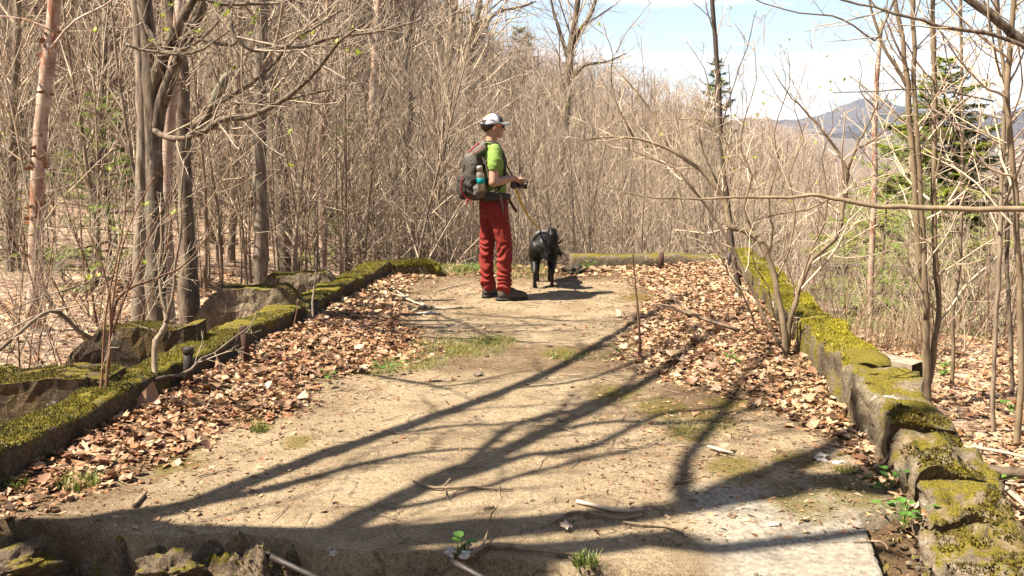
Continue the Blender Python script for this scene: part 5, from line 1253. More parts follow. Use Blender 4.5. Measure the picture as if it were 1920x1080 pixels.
TUFTS = [(148, 918, 240, .10, .07, 'bright grass tuft in the bottom left corner of the slab'), (487, 812, 90, .06, .06, 'small grass tuft at the edge of the left leaf drift'),
         (1098, 1060, 110, .05, .06, 'grass tuft growing on the broken front ledge'), (855, 1036, 40, .05, .04, 'wispy grass at the slab edge beside the green sprout'),
         (1180, 496, 130, .12, .10, 'tuft of grass at the foot of the far kerb'), (1590, 890, 70, .06, .03, 'mossy grass tuft beside the flat white stones'),
         (25, 925, 60, .06, .06, 'wispy grass clump at the left frame edge below the leaf drift')]
for (u, v, n_, r, h, lab) in TUFTS:
    g = gp(u, v); q = MB(); blades(q, g, n_, r, h, GR, slabz, .5); tag(q.build('grass_tuft', M['grass'], smooth=False), lab, 'grass tuft', 'grass tufts on the slab')
q = MB()
for (u, v, r, n_) in [(860, 655, .40, 800), (760, 682, .32, 620), (920, 640, .22, 320), (1060, 668, .16, 170), (820, 640, .2, 160), (850, 515, .28, 300), (690, 690, .25, 150), (1120, 668, .15, 70), (1420, 700, .2, 60), (1330, 815, .2, 90), (1290, 800, .2, 70),
                      (850, 511, .2, 700), (900, 512, .3, 500), (980, 518, .3, 300), (1010, 510, .25, 260), (930, 507, .3, 420)]:
    blades(q, gp(u, v), n_, r, .035 if v > 560 else .07, GR+[(.25, .235, .08)], slabz, .7)
tag(q.build('grass', M['grass'], smooth=False), 'thin short grass growing through the slab and along its far edge', None, None, 'stuff')
q = MB(); ST = [(.34, .25, .15), (.40, .31, .20), (.28, .20, .12)]
for _ in range(44):
    u = rng.gauss(1690, 60) if rng.random() < .7 else rng.uniform(1600, 1935); g = gp(u, rng.uniform(600, 655), -.6); blades(q, g, 18, .22, .42, ST, hterr, .5)
tag(q.build('dry_grass', M['straw'], smooth=False), 'tall pale dead grass on the valley edge below the spruce', None, None, 'stuff')
for k, (u, v) in enumerate([(1780, 810), (1820, 815), (1880, 690)]):
    pass
def weed(label, loc, n_, s, seed, tall=.1):
    rr = random.Random(seed); o = empty('leafy_weed', label, 'plant', loc, 0, None); st, lf = MB(), MB()
    for i in range(n_):
        a = rr.uniform(0, 6.28); d = rr.uniform(.2, 1)*s; z = tall*rr.uniform(.4, 1.1)
        tip = np.array([math.cos(a)*d, math.sin(a)*d, z]); st.tube([(0, 0, -.01), tip*.5+[0, 0, z*.2], tip], .0016, 4)
        L = rr.uniform(.024, .042); e = np.array([math.cos(a), math.sin(a), rr.uniform(-.3, .4)]); w = np.array([-math.sin(a), math.cos(a), 0])
        pts_ = [tip+e*(L*(math.cos(t)*.55+.5))+w*(L*.55*math.sin(t))+np.array([0, 0, .15*L*abs(math.sin(t))]) for t in np.linspace(0, 6.28, 9)[:-1]]
        lf.add([tip+e*L*.5]+pts_, None, [(0, j+1, (j+1) % 8+1) for j in range(8)])
    st.build('stem', M['grass'], o) if False else st.build('stem', M['green'], o); tag(lf.build('foliage', M['green'], o, smooth=False), kind='stuff'); return o
for k, (u, v, z, n_, s, t, lab) in enumerate([
     (1665, 930, .0, 11, .09, .13, 'round-leaved green weed at the foot of the topmost broken chunk'), (1695, 985, -.0, 14, .11, .09, 'sprawling green weed below the round-leaved one at the broken kerb'),
     (1097, 506, .05, 14, .11, .10, 'bright leafy weed against the far kerb just right of the dog'), (1165, 662, .02, 6, .07, .06, 'little green weed beside the lone reddish shoot'),
     (1385, 680, .05, 9, .11, .06, 'small green weeds in the right leaf drift'), (70, 868, .03, 6, .07, .06, 'small green weed in the left leaf drift near the frame edge'),
     (870, 1032, .0, 4, .03, .04, 'single green sprout at the front edge of the slab'), (1770, 705, -.42, 18, .18, .14, 'dark green weeds by the mossy foot of the tan stems'),
     (1850, 915, -.45, 12, .16, .08, 'flat green weeds on the leaves outside the right kerb'), (620, 710, .06, 6, .08, .05, 'tiny green weed on the inner edge of the left leaf drift'),
     (730, 695, .03, 8, .1, .05, 'low green weeds near the middle left of the slab'), (890, 508, .03, 12, .12, .09, 'leafy green weeds behind the hiker\'s boots'), (1895, 770, -.45, 12, .15, .1, 'green weeds near the curved stem at the right edge'),
     (560, 590, .12, 6, .06, .06, 'green weed clinging to the left kerb by the pale stick')]):
    weed(lab, gp(u, v, z), n_, s, 30+k, t)

# ------------------------------------------------------------------ fallen sticks
def stick(label, pts, r, mat='deadwood', side=(), group='fallen sticks on the slab'):
    o = empty('fallen_stick', label, 'stick', pts[0], 0, group); off = np.array(pts[0])
    p, rr_ = spline(pts, r, .05, .006); mb = MB(); mb.tube(p-off, rr_, 7, True); mb.build('shaft', M[mat], o)
    for sp_, sr in side:
        p, rr_ = spline(sp_, sr, .04, .005); mb = MB(); mb.tube(p-off, rr_, 6, True); mb.build('side_twig', M[mat], o)
    return o
def gs(l, z=.012): return [gp(u, v, z if np.isscalar(z) else z[i])+Vector((0, 0, slabz(gp(u, v).x, gp(u, v).y)*.8)) for i, (u, v) in enumerate(l)]
stick('short thick stick on the lower left of the slab', gs([(251, 949), (262, 936), (273, 925)], .014), [.011, .011, .010])
stick('forked pale fallen branch on the slab left of the hiker', gs([(775, 585), (795, 577), (830, 580), (866, 577)], .02), [.008, .012, .012, .008], 'palestick',
      [(gs([(797, 577), (790, 566), (786, 560)], (.02, .05, .09)), [.008, .007, .005]), (gs([(806, 578), (775, 568), (750, 555), (735, 545)], .03), [.01, .01, .01, .008]), (gs([(768, 566), (752, 560), (738, 557)], .03), [.008, .008, .006])])
stick('thin branch lying behind the forked one near the far left corner', gs([(815, 547), (838, 541), (872, 533)], .015), [.006, .006, .004], 'palestick', [(gs([(838, 541), (850, 534)], .02), [.004, .003])])
stick('thin curved twig with side shoots in the lower middle of the slab', gs([(775, 903), (812, 915), (860, 914), (905, 914), (960, 919)], .014), [.005, .007, .007, .006, .004], 'deadwood',
      [(gs([(828, 914), (838, 906), (845, 897)], (.014, .03, .05)), [.004, .004, .003]), (gs([(835, 918), (838, 930), (842, 936)], .012), [.003, .003, .002])])
stick('lichen-tufted stick in the lower right middle of the slab', gs([(1081, 941), (1110, 949), (1140, 956), (1178, 960), (1212, 954)], .014), [.009, .009, .009, .008, .005], 'palestick')
stick('thin bowed twig just below the lichen-tufted stick', gs([(1038, 980), (1060, 966), (1085, 962), (1130, 969), (1170, 973), (1215, 965)], .014), [.005, .006, .006, .005, .005, .003])
stick('dark straight twig in the shade right of the bowed twig', gs([(1168, 980), (1205, 986), (1245, 988), (1280, 1001)], .012), [.006, .006, .005, .003])
stick('longest bent stick lying along the front edge of the slab', gs([(884, 1040), (905, 1024), (935, 1021), (985, 1027), (1040, 1035), (1092, 1042)], .02), [.011, .011, .010, .009, .008, .005], 'deadwood', [(gs([(1060, 1038), (1075, 1050), (1088, 1058)], .01), [.005, .004, .003])])
stick('upright thin twig bowed over the front of the slab', [gp(902, 1030, .01), at(918, 985, gp(910, 1005).y), at(921, 962, gp(910, 1005).y), at(934, 948, gp(910, 1005).y)], [.004, .004, .003, .002])
stick('tiny dark twig pair on the slab near the right leaf drift', gs([(1262, 907), (1280, 904), (1298, 901)], .01), [.006, .006, .004])
stick('pale broken wood piece at the edge of the right leaf drift', gs([(1327, 838), (1350, 845), (1376, 851)], .02), [.007, .010, .006], 'palestick')
stick('short brown twig on the slab above the bent stick', gs([(906, 953), (918, 952), (927, 950)], .01), [.006, .006, .005])
stick('thin twig on the lower left of the slab beside the moss film', gs([(370, 896), (400, 889), (428, 883)], .01), [.004, .004, .003])
stick('slim twig across the slab centre', gs([(985, 802), (1010, 797), (1050, 802), (1085, 812)], .01), [.003, .004, .003, .002])
stick('crooked thin twig on the slab centre left', gs([(720, 806), (750, 812), (800, 810), (890, 811)], .01), [.003, .003, .003, .002])
stick('hair-thin twig on the far right of the slab front', gs([(1600, 1020), (1650, 1022), (1665, 1035)], .01), [.004, .004, .003])
for _k in range(60): rng.random()
q = MB()
for _ in range(420):
    y = 3.9+7*rng.random()**1.1; x = XL(y)+(XR(y)-XL(y))*rng.random()
    if y < yfront(x)+.03: continue
    a = rng.uniform(0, 6.28); L = rng.uniform(.03, .22); z = slabz(x, y)+.004
    P_ = [np.array((x+math.cos(a)*L*t+.02*nz(t*3, x*9), y+math.sin(a)*L*t+.02*nz(t*3, y*9, 4), slabz(x+math.cos(a)*L*t, y+math.sin(a)*L*t)+.004+.008*rng.random())) for t in (0, .33, .66, 1)]
    q.tube(P_, [.0022, .0025, .002, .0012], 4)
tag(q.build('twig_debris', M['deadwood']), 'tiny broken twigs strewn over the slab', None, None, 'stuff')
stick('forked bare branch sticking out of the right leaf drift', [gp(1386, 620, .10), at(1345, 606, gp(1386, 620, .1).y-.0), at(1304, 591, gp(1386, 620, .1).y+.1), at(1270, 565, gp(1386, 620, .1).y+.3), at(1239, 538, gp(1386, 620, .1).y+.5), at(1210, 519, gp(1386, 620, .1).y+.7)], [.016, .015, .014, .012, .010, .006], 'deadwood',
      [([at(1300, 591, gp(1386, 620, .1).y+.1), at(1280, 584, gp(1386, 620, .1).y+.15), at(1252, 573, gp(1386, 620, .1).y+.2), at(1223, 570, gp(1386, 620, .1).y+.2)], [.012, .011, .009, .004])])
OG = 'fallen branches outside the right kerb'
def og(l, z): return [gp(u, v, z) for u, v in l]
stick('pale branch lying along the outer side of the broken kerb to the right edge', og([(1755, 832), (1800, 838), (1850, 842), (1935, 862)], -.33), [.016, .014, .012, .009], 'palestick', (), OG)
stick('pale branch slanting down to the right frame edge', og([(1810, 840), (1845, 880), (1885, 915), (1935, 960)], -.36), [.013, .014, .014, .013], 'palestick', [(og([(1870, 905), (1900, 935), (1930, 955)], -.4), [.008, .007, .005]), (og([(1885, 905), (1940, 912)], -.34), [.006, .005])], OG)
stick('dark decayed log lying among leaves at the right edge', og([(1778, 858), (1830, 878), (1880, 886), (1940, 890)], -.40), [.035, .04, .038, .035], 'deadwood', (), OG)
stick('smooth grey branch leaning down beside the broken kerb', [gp(1768, 900, .05), gp(1790, 955, -.1), gp(1812, 1000, -.2), gp(1850, 1060, -.3), gp(1870, 1100, -.35)], [.017, .019, .02, .019, .017], 'deadwood', (), OG)
# ------------------------------------------------------------------ the hiker, what he carries, the dog
def ball(mb, c, r, n=14, rot=None):
    r = np.array([r]*3 if np.isscalar(r) else r, float); V = []
    for i in range(n+1):
        t = math.pi*i/n
        for j in range(n*2):
            a = math.pi*j/n; V.append((math.sin(t)*math.cos(a), math.sin(t)*math.sin(a), math.cos(t)))
    V = np.array(V)*r
    if rot is not None: V = V@rotm(*rot).T
    k = n*2; i = np.arange(n)[:, None]*k; j = np.arange(k)[None, :]; j2 = (j+1) % k
    mb.add(V+np.array(c), np.stack([i+j, i+k+j, i+k+j2, i+j2], -1).reshape(-1, 4))
def caps(mb, pts, rad, n=14, step=.03):
    p, r = spline(pts, rad, step); mb.tube(p, r, n, True); ball(mb, p[0], r[0], 9); ball(mb, p[-1], r[-1], 9)
def rings(mb, rows, n=28):
    """stacked level rings: (z, cx, cy, rx, ry)"""
    rows = np.array(rows, float); zs = np.arange(rows[0, 0], rows[-1, 0]+1e-6, .02*(1 if rows[-1, 0] > rows[0, 0] else -1))
    V = []
    for z in zs:
        cx, cy, rx, ry = [np.interp(z, rows[:, 0], rows[:, k]) for k in (1, 2, 3, 4)]
        for j in range(n):
            a = 2*math.pi*j/n; c, s = math.cos(a), math.sin(a); pw = .85
            V.append((cx+rx*math.copysign(abs(c)**pw, c), cy+ry*math.copysign(abs(s)**pw, s), z))
    m = len(zs); V.append((V[0][0]-0, 0, zs[0])); V[-1] = tuple(np.mean(V[:n], 0)); V.append(tuple(np.mean(V[(m-1)*n:m*n], 0)))
    i = np.arange(m-1)[:, None]*n; j = np.arange(n)[None, :]; j2 = (j+1) % n
    T = [(m*n, (a+1) % n, a) for a in range(n)]+[(m*n+1, (m-1)*n+a, (m-1)*n+(a+1) % n) for a in range(n)]
    mb.add(V, np.stack([i+j, i+j2, i+n+j2, i+n+j], -1).reshape(-1, 4), T)
def fuse(mb, name, mat, parent, vox=.007, it=4, disp=None, fac=.5):
    me = mb.mesh('tmp'); o = bpy.data.objects.new('tmp', me); COL.objects.link(o)
    a = o.modifiers.new('r', 'REMESH'); a.mode = 'VOXEL'; a.voxel_size = vox
    b = o.modifiers.new('s', 'SMOOTH'); b.iterations = it; b.factor = fac
    dg = bpy.context.evaluated_depsgraph_get(); dg.update()
    m2 = bpy.data.meshes.new_from_object(o.evaluated_get(dg)); bpy.data.objects.remove(o); bpy.data.meshes.remove(me)
    m2.name = name; m2.materials.clear(); m2.materials.append(mat)
    if disp:
        n = len(m2.vertices); co = np.empty(n*3); no = np.empty(n*3); m2.vertices.foreach_get('co', co); m2.vertex_normals.foreach_get('vector', no)
        co = co.reshape(-1, 3); no = no.reshape(-1, 3); d = np.array([disp(*p) for p in co]); co = co+no*d[:, None]; m2.vertices.foreach_set('co', co.ravel())
    m2.polygons.foreach_set('use_smooth', np.ones(len(m2.polygons), bool)); m2.update()
    return link(name, m2, parent)
def skin():
    m, n, l, b = nodes('skin'); v = coords(n, l); f = noise(n, l, v, 30, 4)
    r = ramp(n, [(.3, (.26, .135, .088)), (.7, (.33, .185, .125))]); l.new(f, r.inputs['Fac']); l.new(r.outputs[0], b.inputs['Base Color'])
    b.inputs['Roughness'].default_value = .5; b.inputs['Subsurface Weight'].default_value = .12; b.inputs['Subsurface Radius'].default_value = (.012, .004, .002); return m
M['skin'] = skin()
def cloth(name, c, c2=None, rough=.85, bp=.2, sc=90): return simple(name, c, rough, .18, sc, bp, 0, .2, c2)
M['shirt'] = cloth('lime green jersey', (.16, .24, .055), (.125, .195, .042))
M['trousers'] = cloth('rust red cotton', (.172, .020, .0155), (.132, .0155, .0125))
M['packgrey'] = cloth('grey brown pack cloth', (.050, .043, .036), (.032, .028, .023), .7)
M['packlight'] = cloth('pale grey pack cloth', (.115, .10, .085), (.07, .062, .052), .7)
M['packdark'] = cloth('black pack cloth', (.035, .03, .027), None, .7)
M['red'] = cloth('red piping', (.22, .016, .018))
M['strap'] = cloth('grey brown webbing', (.12, .092, .075))
M['white'] = cloth('white cap mesh', (.40, .40, .46), (.34, .34, .40), .8, .3, 160)
M['capdark'] = cloth('charcoal cap cloth', (.055, .055, .065))
M['capbrim'] = cloth('grey cap brim', (.14, .14, .15))
M['hair'] = simple('dark brown hair', (.030, .018, .012), .6, .5, 120, .5)
M['boot'] = simple('grey brown boot leather', (.062, .052, .042), .7, .5, 30, .4)
M['sole'] = simple('dark rubber sole', (.025, .022, .02), .8, .3, 40, .2)
M['blackplastic'] = simple('black camera plastic', (.012, .012, .014), .35, .2, 50, .05, 0, .5)
M['lens'] = simple('lens glass', (.03, .03, .06), .05, .1, 5, 0, 0, .9)
M['steel'] = simple('brushed bottle', (.34, .31, .27), .35, .1, 30, 0, .5)
M['teal'] = simple('teal band', (.0, .22, .24), .5, .1, 30, 0)
M['orange'] = simple('amber sunglass frame', (.45, .13, .04), .3, .1, 30, 0)
M['glass'] = simple('dark sunglass lens', (.02, .015, .02), .1, .1, 5, 0, 0, .8)
M['leash'] = simple('yellow leash webbing', (.46, .30, .015), .7, .2, 60, .1)
def furmat():
    m, n, l, b = nodes('black dog fur'); v = coords(n, l, (1, 1, 1)); f = noise(n, l, v, 70, 5)
    r = ramp(n, [(.3, (.004, .0035, .0035)), (.7, (.013, .010, .009))]); l.new(f, r.inputs['Fac']); l.new(r.outputs[0], b.inputs['Base Color'])
    b.inputs['Roughness'].default_value = .5; b.inputs['Specular IOR Level'].default_value = .3; bump(n, l, b, f, .3, .004); return m
M['fur'] = furmat()

HZ = R(18)
h0 = gp(925, 561)
HK = empty('person', 'hiker in lime shirt, rust-red trousers and white cap at the far end of the slab', 'person', h0, HZ)
P_ = HK
# body: one continuous figure
b = MB()
rings(b, [(.86, .01, 0, .09, .135), (.95, .005, 0, .105, .15), (1.05, 0, 0, .095, .135), (1.15, 0, 0, .095, .135), (1.28, -.015, 0, .105, .15), (1.40, -.025, 0, .10, .155), (1.47, -.03, 0, .075, .12), (1.50, -.028, 0, .05, .06)])
caps(b, [(-.03, 0, 1.46), (-.02, 0, 1.54), (.0, 0, 1.62)], [.062, .055, .056])
ball(b, (-.008, 0, 1.715), (.100, .077, .098)); ball(b, (.045, 0, 1.672), (.057, .060, .075)); ball(b, (.055, 0, 1.615), (.043, .046, .030)); ball(b, (.076, 0, 1.602), (.024, .026, .020))
caps(b, [(.098, 0, 1.695), (.112, 0, 1.676), (.119, 0, 1.661)], [.010, .012, .013]); ball(b, (.106, 0, 1.656), (.012, .018, .010))
ball(b, (.092, 0, 1.708), (.016, .05, .011)); ball(b, (.097, 0, 1.637), (.011, .024, .006)); ball(b, (.095, 0, 1.627), (.011, .021, .007))
for s in (-1, 1):
    ball(b, (-.004, s*.079, 1.675), (.020, .010, .033), 9, (0, .15, 0)); ball(b, (.068, s*.045, 1.668), (.022, .018, .02), 8)
    ball(b, (.086, s*.030, 1.690), (.012, .014, .009), 8)
RE, LE = (-.075, -.245, 1.165), (-.06, .245, 1.165)
RW, LW = (.165, -.115, 1.195), (.185, .085, 1.175)
for s, E, W in ((-1, RE, RW), (1, LE, LW)):
    sh = (-.03, s*.175, 1.445)
    caps(b, [sh, (-.05, s*.215, 1.32), E], [.058, .050, .043]); fo = Vector(E).lerp(Vector(W), .35)
    caps(b, [E, tuple(fo), W], [.043, .044, .028])
    caps(b, [(.01, s*.085, .92), (-.015 if s > 0 else .055, s*.10, .70), (-.03 if s > 0 else .085, s*.108, .5), (-.035 if s > 0 else .078, s*.112, .30), (-.015 if s > 0 else .08, s*.113, .09)], [.085, .066, .046, .040, .034])
    # hand: palm and five fingers closed round the camera
    wv = Vector(W); pal = wv+Vector((.05, -s*-.012 if False else s*-.0, -.012))
    caps(b, [W, tuple(wv+Vector((.03, 0, -.004))), tuple(pal+Vector((.012, 0, 0)))], [.026, .030, .028])
    for k in range(4):
        y = (k-1.5)*.021; q = pal+Vector((.022, y, .008)); L = (.030, .034, .032, .025)[k]
        caps(b, [tuple(q), tuple(q+Vector((L, y*.25, -.002))), tuple(q+Vector((L*1.5, y*.3, -.028))), tuple(q+Vector((L*1.3, y*.3, -.052)))], [.0100, .0094, .0085, .0075], 8, .015)
    q = pal+Vector((-.012, -s*.026, -.006)); caps(b, [tuple(q), tuple(q+Vector((.026, -s*.018, -.016))), tuple(q+Vector((.052, -s*.014, -.034)))], [.0115, .0105, .009], 8, .015)
body = fuse(b, 'body', M['skin'], P_, .0058, 3)
# hair
b = MB(); ball(b, (-.018, 0, 1.708), (.099, .0835, .098), 18)
V = b.v[0]; 
o = fuse(b, 'hair', M['hair'], P_, .008, 1)
bm = bmesh.new(); bm.from_mesh(o.data)
bmesh.ops.delete(bm, geom=[v for v in bm.verts if v.co.z < 1.632+max(0, v.co.x+.075)*.9 or (v.co.x > .018 and v.co.z < 1.70) or v.co.x > .055 or v.co.z > 1.76], context='VERTS'); bm.to_mesh(o.data); bm.free()
# shirt
b = MB()
rings(b, [(.955, .005, 0, .122, .170), (1.05, .005, 0, .118, .162), (1.15, .003, 0, .118, .158), (1.28, -.012, 0, .122, .168), (1.40, -.022, 0, .116, .172), (1.455, -.028, 0, .098, .168), (1.50, -.026, 0, .068, .085), (1.53, -.022, 0, .060, .064)])
for s, E in ((-1, RE), (1, LE)):
    caps(b, [(-.03, s*.165, 1.455), (-.045, s*.205, 1.38), (-.055, s*.222, 1.335), (-.058, s*.226, 1.315)], [.072, .070, .067, .064])
def wr(x, y, z): return .010*fbm(x*7, y*7, z*11, 3)+.004*math.sin(26*z+9*x+5*nz(x*5, y*5, z*5))
fuse(b, 'shirt', M['shirt'], P_, .008, 3, wr)
b = MB(); b.tube([(-.024+.062*math.cos(a), .064*math.sin(a), 1.528+.012*math.cos(a)*-1) for a in np.linspace(0, 6.2832, 30)], .007, 6); b.build('collar', M['shirt'], P_)
# trousers
b = MB()
rings(b, [(.80, .01, 0, .105, .165), (.88, .008, 0, .135, .185), (.95, .006, 0, .135, .182), (1.005, .005, 0, .122, .168)])
caps(b, [(.005, -.088, .90), (.055, -.100, .70), (.085, -.110, .50), (.078, -.112, .28), (.080, -.112, .13)], [.112, .092, .074, .068, .072])
caps(b, [(.005, .088, .90), (-.015, .100, .70), (-.03, .108, .50), (-.035, .112, .28), (-.015, .115, .13)], [.112, .092, .074, .068, .072])
def fold(x, y, z):
    a = .008*sm(.70, .42, z)+.005
    s = math.sin(z*74+16*nz(x*4, y*4, z*4)+24*x*(1 if y < 0 else -1)+5*nz(y*9, z*7, 2))
    return a*(s*.55+.75*fbm(x*6+y*4, y*7, z*16, 3))+.004*fbm(x*10, y*10, z*5, 2)
tr = fuse(b, 'trousers', M['trousers'], P_, .008, 3, fold)
b = MB(); b.tube([(.005+.128*math.cos(a), .172*math.sin(a), .995) for a in np.linspace(0, 6.2832, 40)], .012, 8); b.build('waistband', M['trousers'], P_)
b = MB(); b.tube([(.075, -.165, .965), (.088, -.160, .93), (.085, -.163, .89), (.075, -.168, .86)], [.004, .006, .006, .003], 6); b.build('pocket_edge', M['capdark'], P_)
# boots
def boot(x, y, rz):
    o = link('boot', None, P_, (x, y, 0)) if False else None
    b = MB(); caps(b, [(0, 0, .055), (.10, 0, .052), (.175, 0, .045), (.215, 0, .042)], [.048, .050, .048, .036]); caps(b, [(.012, 0, .06), (.020, 0, .14), (.018, 0, .165)], [.052, .054, .054])
    ball(b, (.01, 0, .05), (.055, .046, .05)); ball(b, (.085, 0, .085), (.075, .042, .042), 10, (0, .35, 0))
    up_ = fuse(b, 'boot', M['boot'], P_, .007, 3); up_.location = (x, y, .004); up_.rotation_euler.z = rz
    b = MB(); n = 36; prof = []
    for j in range(n):
        a = 2*math.pi*j/n; c, s = math.cos(a), math.sin(a); prof.append((.093+.162*math.copysign(abs(c)**.8, c), (.050-.008*c*(c < 0))*math.copysign(abs(s)**.8, s)))
    V = [(p[0], p[1], z) for z in (-.002, .026) for p in prof]+[(.09, 0, -.002), (.09, 0, .026)]
    b.add(V, [(j, (j+1) % n, n+(j+1) % n, n+j) for j in range(n)], [(2*n, (j+1) % n, j) for j in range(n)]+[(2*n+1, n+j, n+(j+1) % n) for j in range(n)])
    b.build('sole', M['sole'], up_)
    b = MB()
    for k in range(5):
        t = k/4; xx = .055+.085*t; zz = .138-.055*t; b.tube([(xx, -.03, zz-.012), (xx+.004, 0, zz+.004), (xx, .03, zz-.012)], .0035, 5)
    b.build('lace', M['packdark'], up_)
boot(.062, -.112, R(-3)); boot(-.035, .118, R(52))
# cap
HY = R(-8); capo = MB(); n = 26; m = 14; V = []; Q = []
c0 = np.array((-.008, 0, 1.728)); rx, ry, rz_ = .110, .088, .088
def dome(a0, a1, mat, name, parent):
    b = MB(); V = []
    for i in range(m+1):
        t = math.pi/2*i/m
        for j in range(n+1):
            a = a0+(a1-a0)*j/n; k = 1+.012*math.cos(a*6)*math.cos(t)
            V.append((c0[0]+rx*k*math.cos(a)*math.cos(t), ry*k*math.sin(a)*math.cos(t), c0[2]+rz_*math.sin(t)**.92-.028*math.cos(t)*(1-math.cos(a))/2*1.0))
    b.add(V, [(i*(n+1)+j, i*(n+1)+j+1, (i+1)*(n+1)+j+1, (i+1)*(n+1)+j) for i in range(m) for j in range(n)])
    o = b.build(name, mat, parent); s = o.modifiers.new('s', 'SOLIDIFY'); s.thickness = .003; return o
cap = dome(R(62), R(298), M['white'], 'cap', P_)
dome(R(-62), R(62), M['capdark'], 'front_panel', cap)
b = MB(); V = []; nn = 20; mm_ = 8
for i in range(mm_+1):
    t = i/mm_
    for j in range(nn+1):
        a = R(-68)+R(136)*j/nn; r0 = .108; L = .078*math.cos(a*.95)**.55*t
        V.append((c0[0]+rx*math.cos(a)+L*1.0, ry*math.sin(a)*(1+.05*t), c0[2]+.002-.020*math.sin(a)**2*(.4+t)+.006*t*math.cos(a)-.012*t*t))
b.add(V, [(i*(nn+1)+j, i*(nn+1)+j+1, (i+1)*(nn+1)+j+1, (i+1)*(nn+1)+j) for i in range(mm_) for j in range(nn)])
o = b.build('brim', M['capbrim'], cap); s = o.modifiers.new('s', 'SOLIDIFY'); s.thickness = .004
b = MB(); b.tube([(c0[0]+rx*1.01*math.cos(a), ry*1.01*math.sin(a), c0[2]-.028*(1-math.cos(a))/2+.012) for a in np.linspace(R(140), R(220), 16)], .010, 6); b.build('back_strap', M['capdark'], cap)
ball(b := MB(), (c0[0], 0, c0[2]+rz_), (.007, .007, .004), 6); b.build('button', M['capdark'], cap)
b = MB()
for k, (aa, zz, w) in enumerate([(246, .034, .012), (252, .041, .010), (257, .033, .011), (263, .038, .009), (268, .032, .010)]):
    a = R(aa); z = zz; cc = math.sqrt(max(.05, 1-(z/rz_)**2)); p = np.array((c0[0]+rx*1.03*math.cos(a)*cc, ry*1.03*math.sin(a)*cc, c0[2]+z-.012))
    t = np.array((-math.sin(a), math.cos(a), 0)); b.tube([p-t*w*.5, p, p+t*w*.5+[0, 0, .004]], .0022, 5)
b.build('emblem', M['capbrim'], cap)
# sunglasses
b = MB()
for s in (-1, 1): b.tube([(.0, s*.082, 1.700), (.05, s*.082, 1.702), (.088, s*.066, 1.701)], .0042, 6)
b.tube([(.098, y, 1.705+.004*math.cos(y*30)) for y in np.linspace(-.066, .066, 12)], .0035, 6)
sg = b.build('sunglasses', M['orange'], P_)
for s in (-1, 1):
    b = MB(); ball(b, (.098, s*.034, 1.690), (.007, .028, .019), 10); b.build('lens', M['glass'], sg)

# backpack
BP_ = empty('backpack', 'grey-brown hiking backpack with red trim on the hiker\'s back', 'backpack', h0, HZ)
b = MB()
rings(b, [(.985, -.165, 0, .045, .10), (1.02, -.20, 0, .095, .14), (1.10, -.215, 0, .118, .155), (1.22, -.215, 0, .122, .155), (1.34, -.195, 0, .108, .15), (1.44, -.165, 0, .085, .14), (1.50, -.135, 0, .055, .11)])
def pw(x, y, z): return .013*fbm(x*7, y*7, z*9, 4)+.004*math.sin(40*z+25*x+8*nz(x*6, y*6, z*6))
fuse(b, 'main_bag', M['packgrey'], BP_, .009, 3, pw)
b = MB(); ball(b, (-.170, 0, 1.445), (.125, .145, .062), 14, (0, -.62, 0)); ball(b, (-.125, 0, 1.505), (.06, .11, .04), 10, (0, -.5, 0))
lid = fuse(b, 'lid', M['packlight'], BP_, .008, 2, pw)
b = MB()
for y in (-.10, -.06): b.tube([(-.275, y, 1.44), (-.22, y-.01, 1.49), (-.16, y-.015, 1.535)], .004, 6)
b.tube([(-.24, -.14, 1.43), (-.19, -.15, 1.465), (-.14, -.14, 1.50)], .004, 6); b.build('red_trim', M['red'], BP_)
b = MB(); ball(b, (-.300, 0, 1.12), (.055, .115, .135), 14); fuse(b, 'front_pocket', M['packdark'], BP_, .009, 3, pw)
b = MB(); b.tube([(-.325, -.105, 1.23), (-.345, -.09, 1.16), (-.345, -.085, 1.09), (-.31, -.10, 1.02), (-.25, -.12, .985)], .006, 6); b.build('piping', M['red'], BP_)
b = MB(); b.tube([(-.335, -.06, 1.37), (-.355, -.05, 1.33), (-.35, -.055, 1.30), (-.33, -.07, 1.335), (-.335, -.06, 1.37)], .006, 6); b.build('buckle_loop', M['packlight'], BP_)
b = MB(); ball(b, (-.175, -.145, 1.09), (.075, .05, .085), 12); fuse(b, 'side_pocket', M['packlight'], BP_, .008, 2, pw)
for y in (-.12, .12):
    b = MB(); 
    pts_ = [(-.105, y*1.0, 1.12), (-.085, y*1.25, 1.25), (-.08, y*1.15, 1.42), (-.03, y*.9, 1.535), (.035, y*.9, 1.50), (.070, y*.95, 1.38), (.072, y*1.25, 1.22), (.0, y*1.5, 1.10), (-.10, y*1.2, 1.05)]
    p, r = spline(pts_, .015, .03); q = MB(); q.tube(p, r, 10, True); V = q.v[0]; b.add(V, np.vstack(q.q)); s_ = b.build('shoulder_strap', M['packdark'], BP_)
b = MB(); p = [(-.13, -.13, 1.03), (-.05, -.175, 1.03), (.05, -.175, 1.025), (.125, -.10, 1.02), (.14, 0, 1.02), (.125, .10, 1.02), (.05, .175, 1.025), (-.05, .175, 1.03), (-.13, .13, 1.03)]
pp, r = spline(p, .01, .03); V = []
for i, q in enumerate(pp):
    t = abs(i/(len(pp)-1)-.5)*2; w = .018+.036*t; nrm = np.array([q[0], q[1]*1.0, 0]); nrm /= np.linalg.norm(nrm)+1e-6
    for (a, z) in ((.0, -w), (.022, -w*.8), (.022, w*.8), (.0, w)): V.append(tuple(q+nrm*a+np.array([0, 0, z])))
b.add(V, [(i*4+j, (i+1)*4+j, (i+1)*4+j+1, i*4+j+1) for i in range(len(pp)-1) for j in range(3)]); b.build('hip_belt', M['packdark'], BP_)
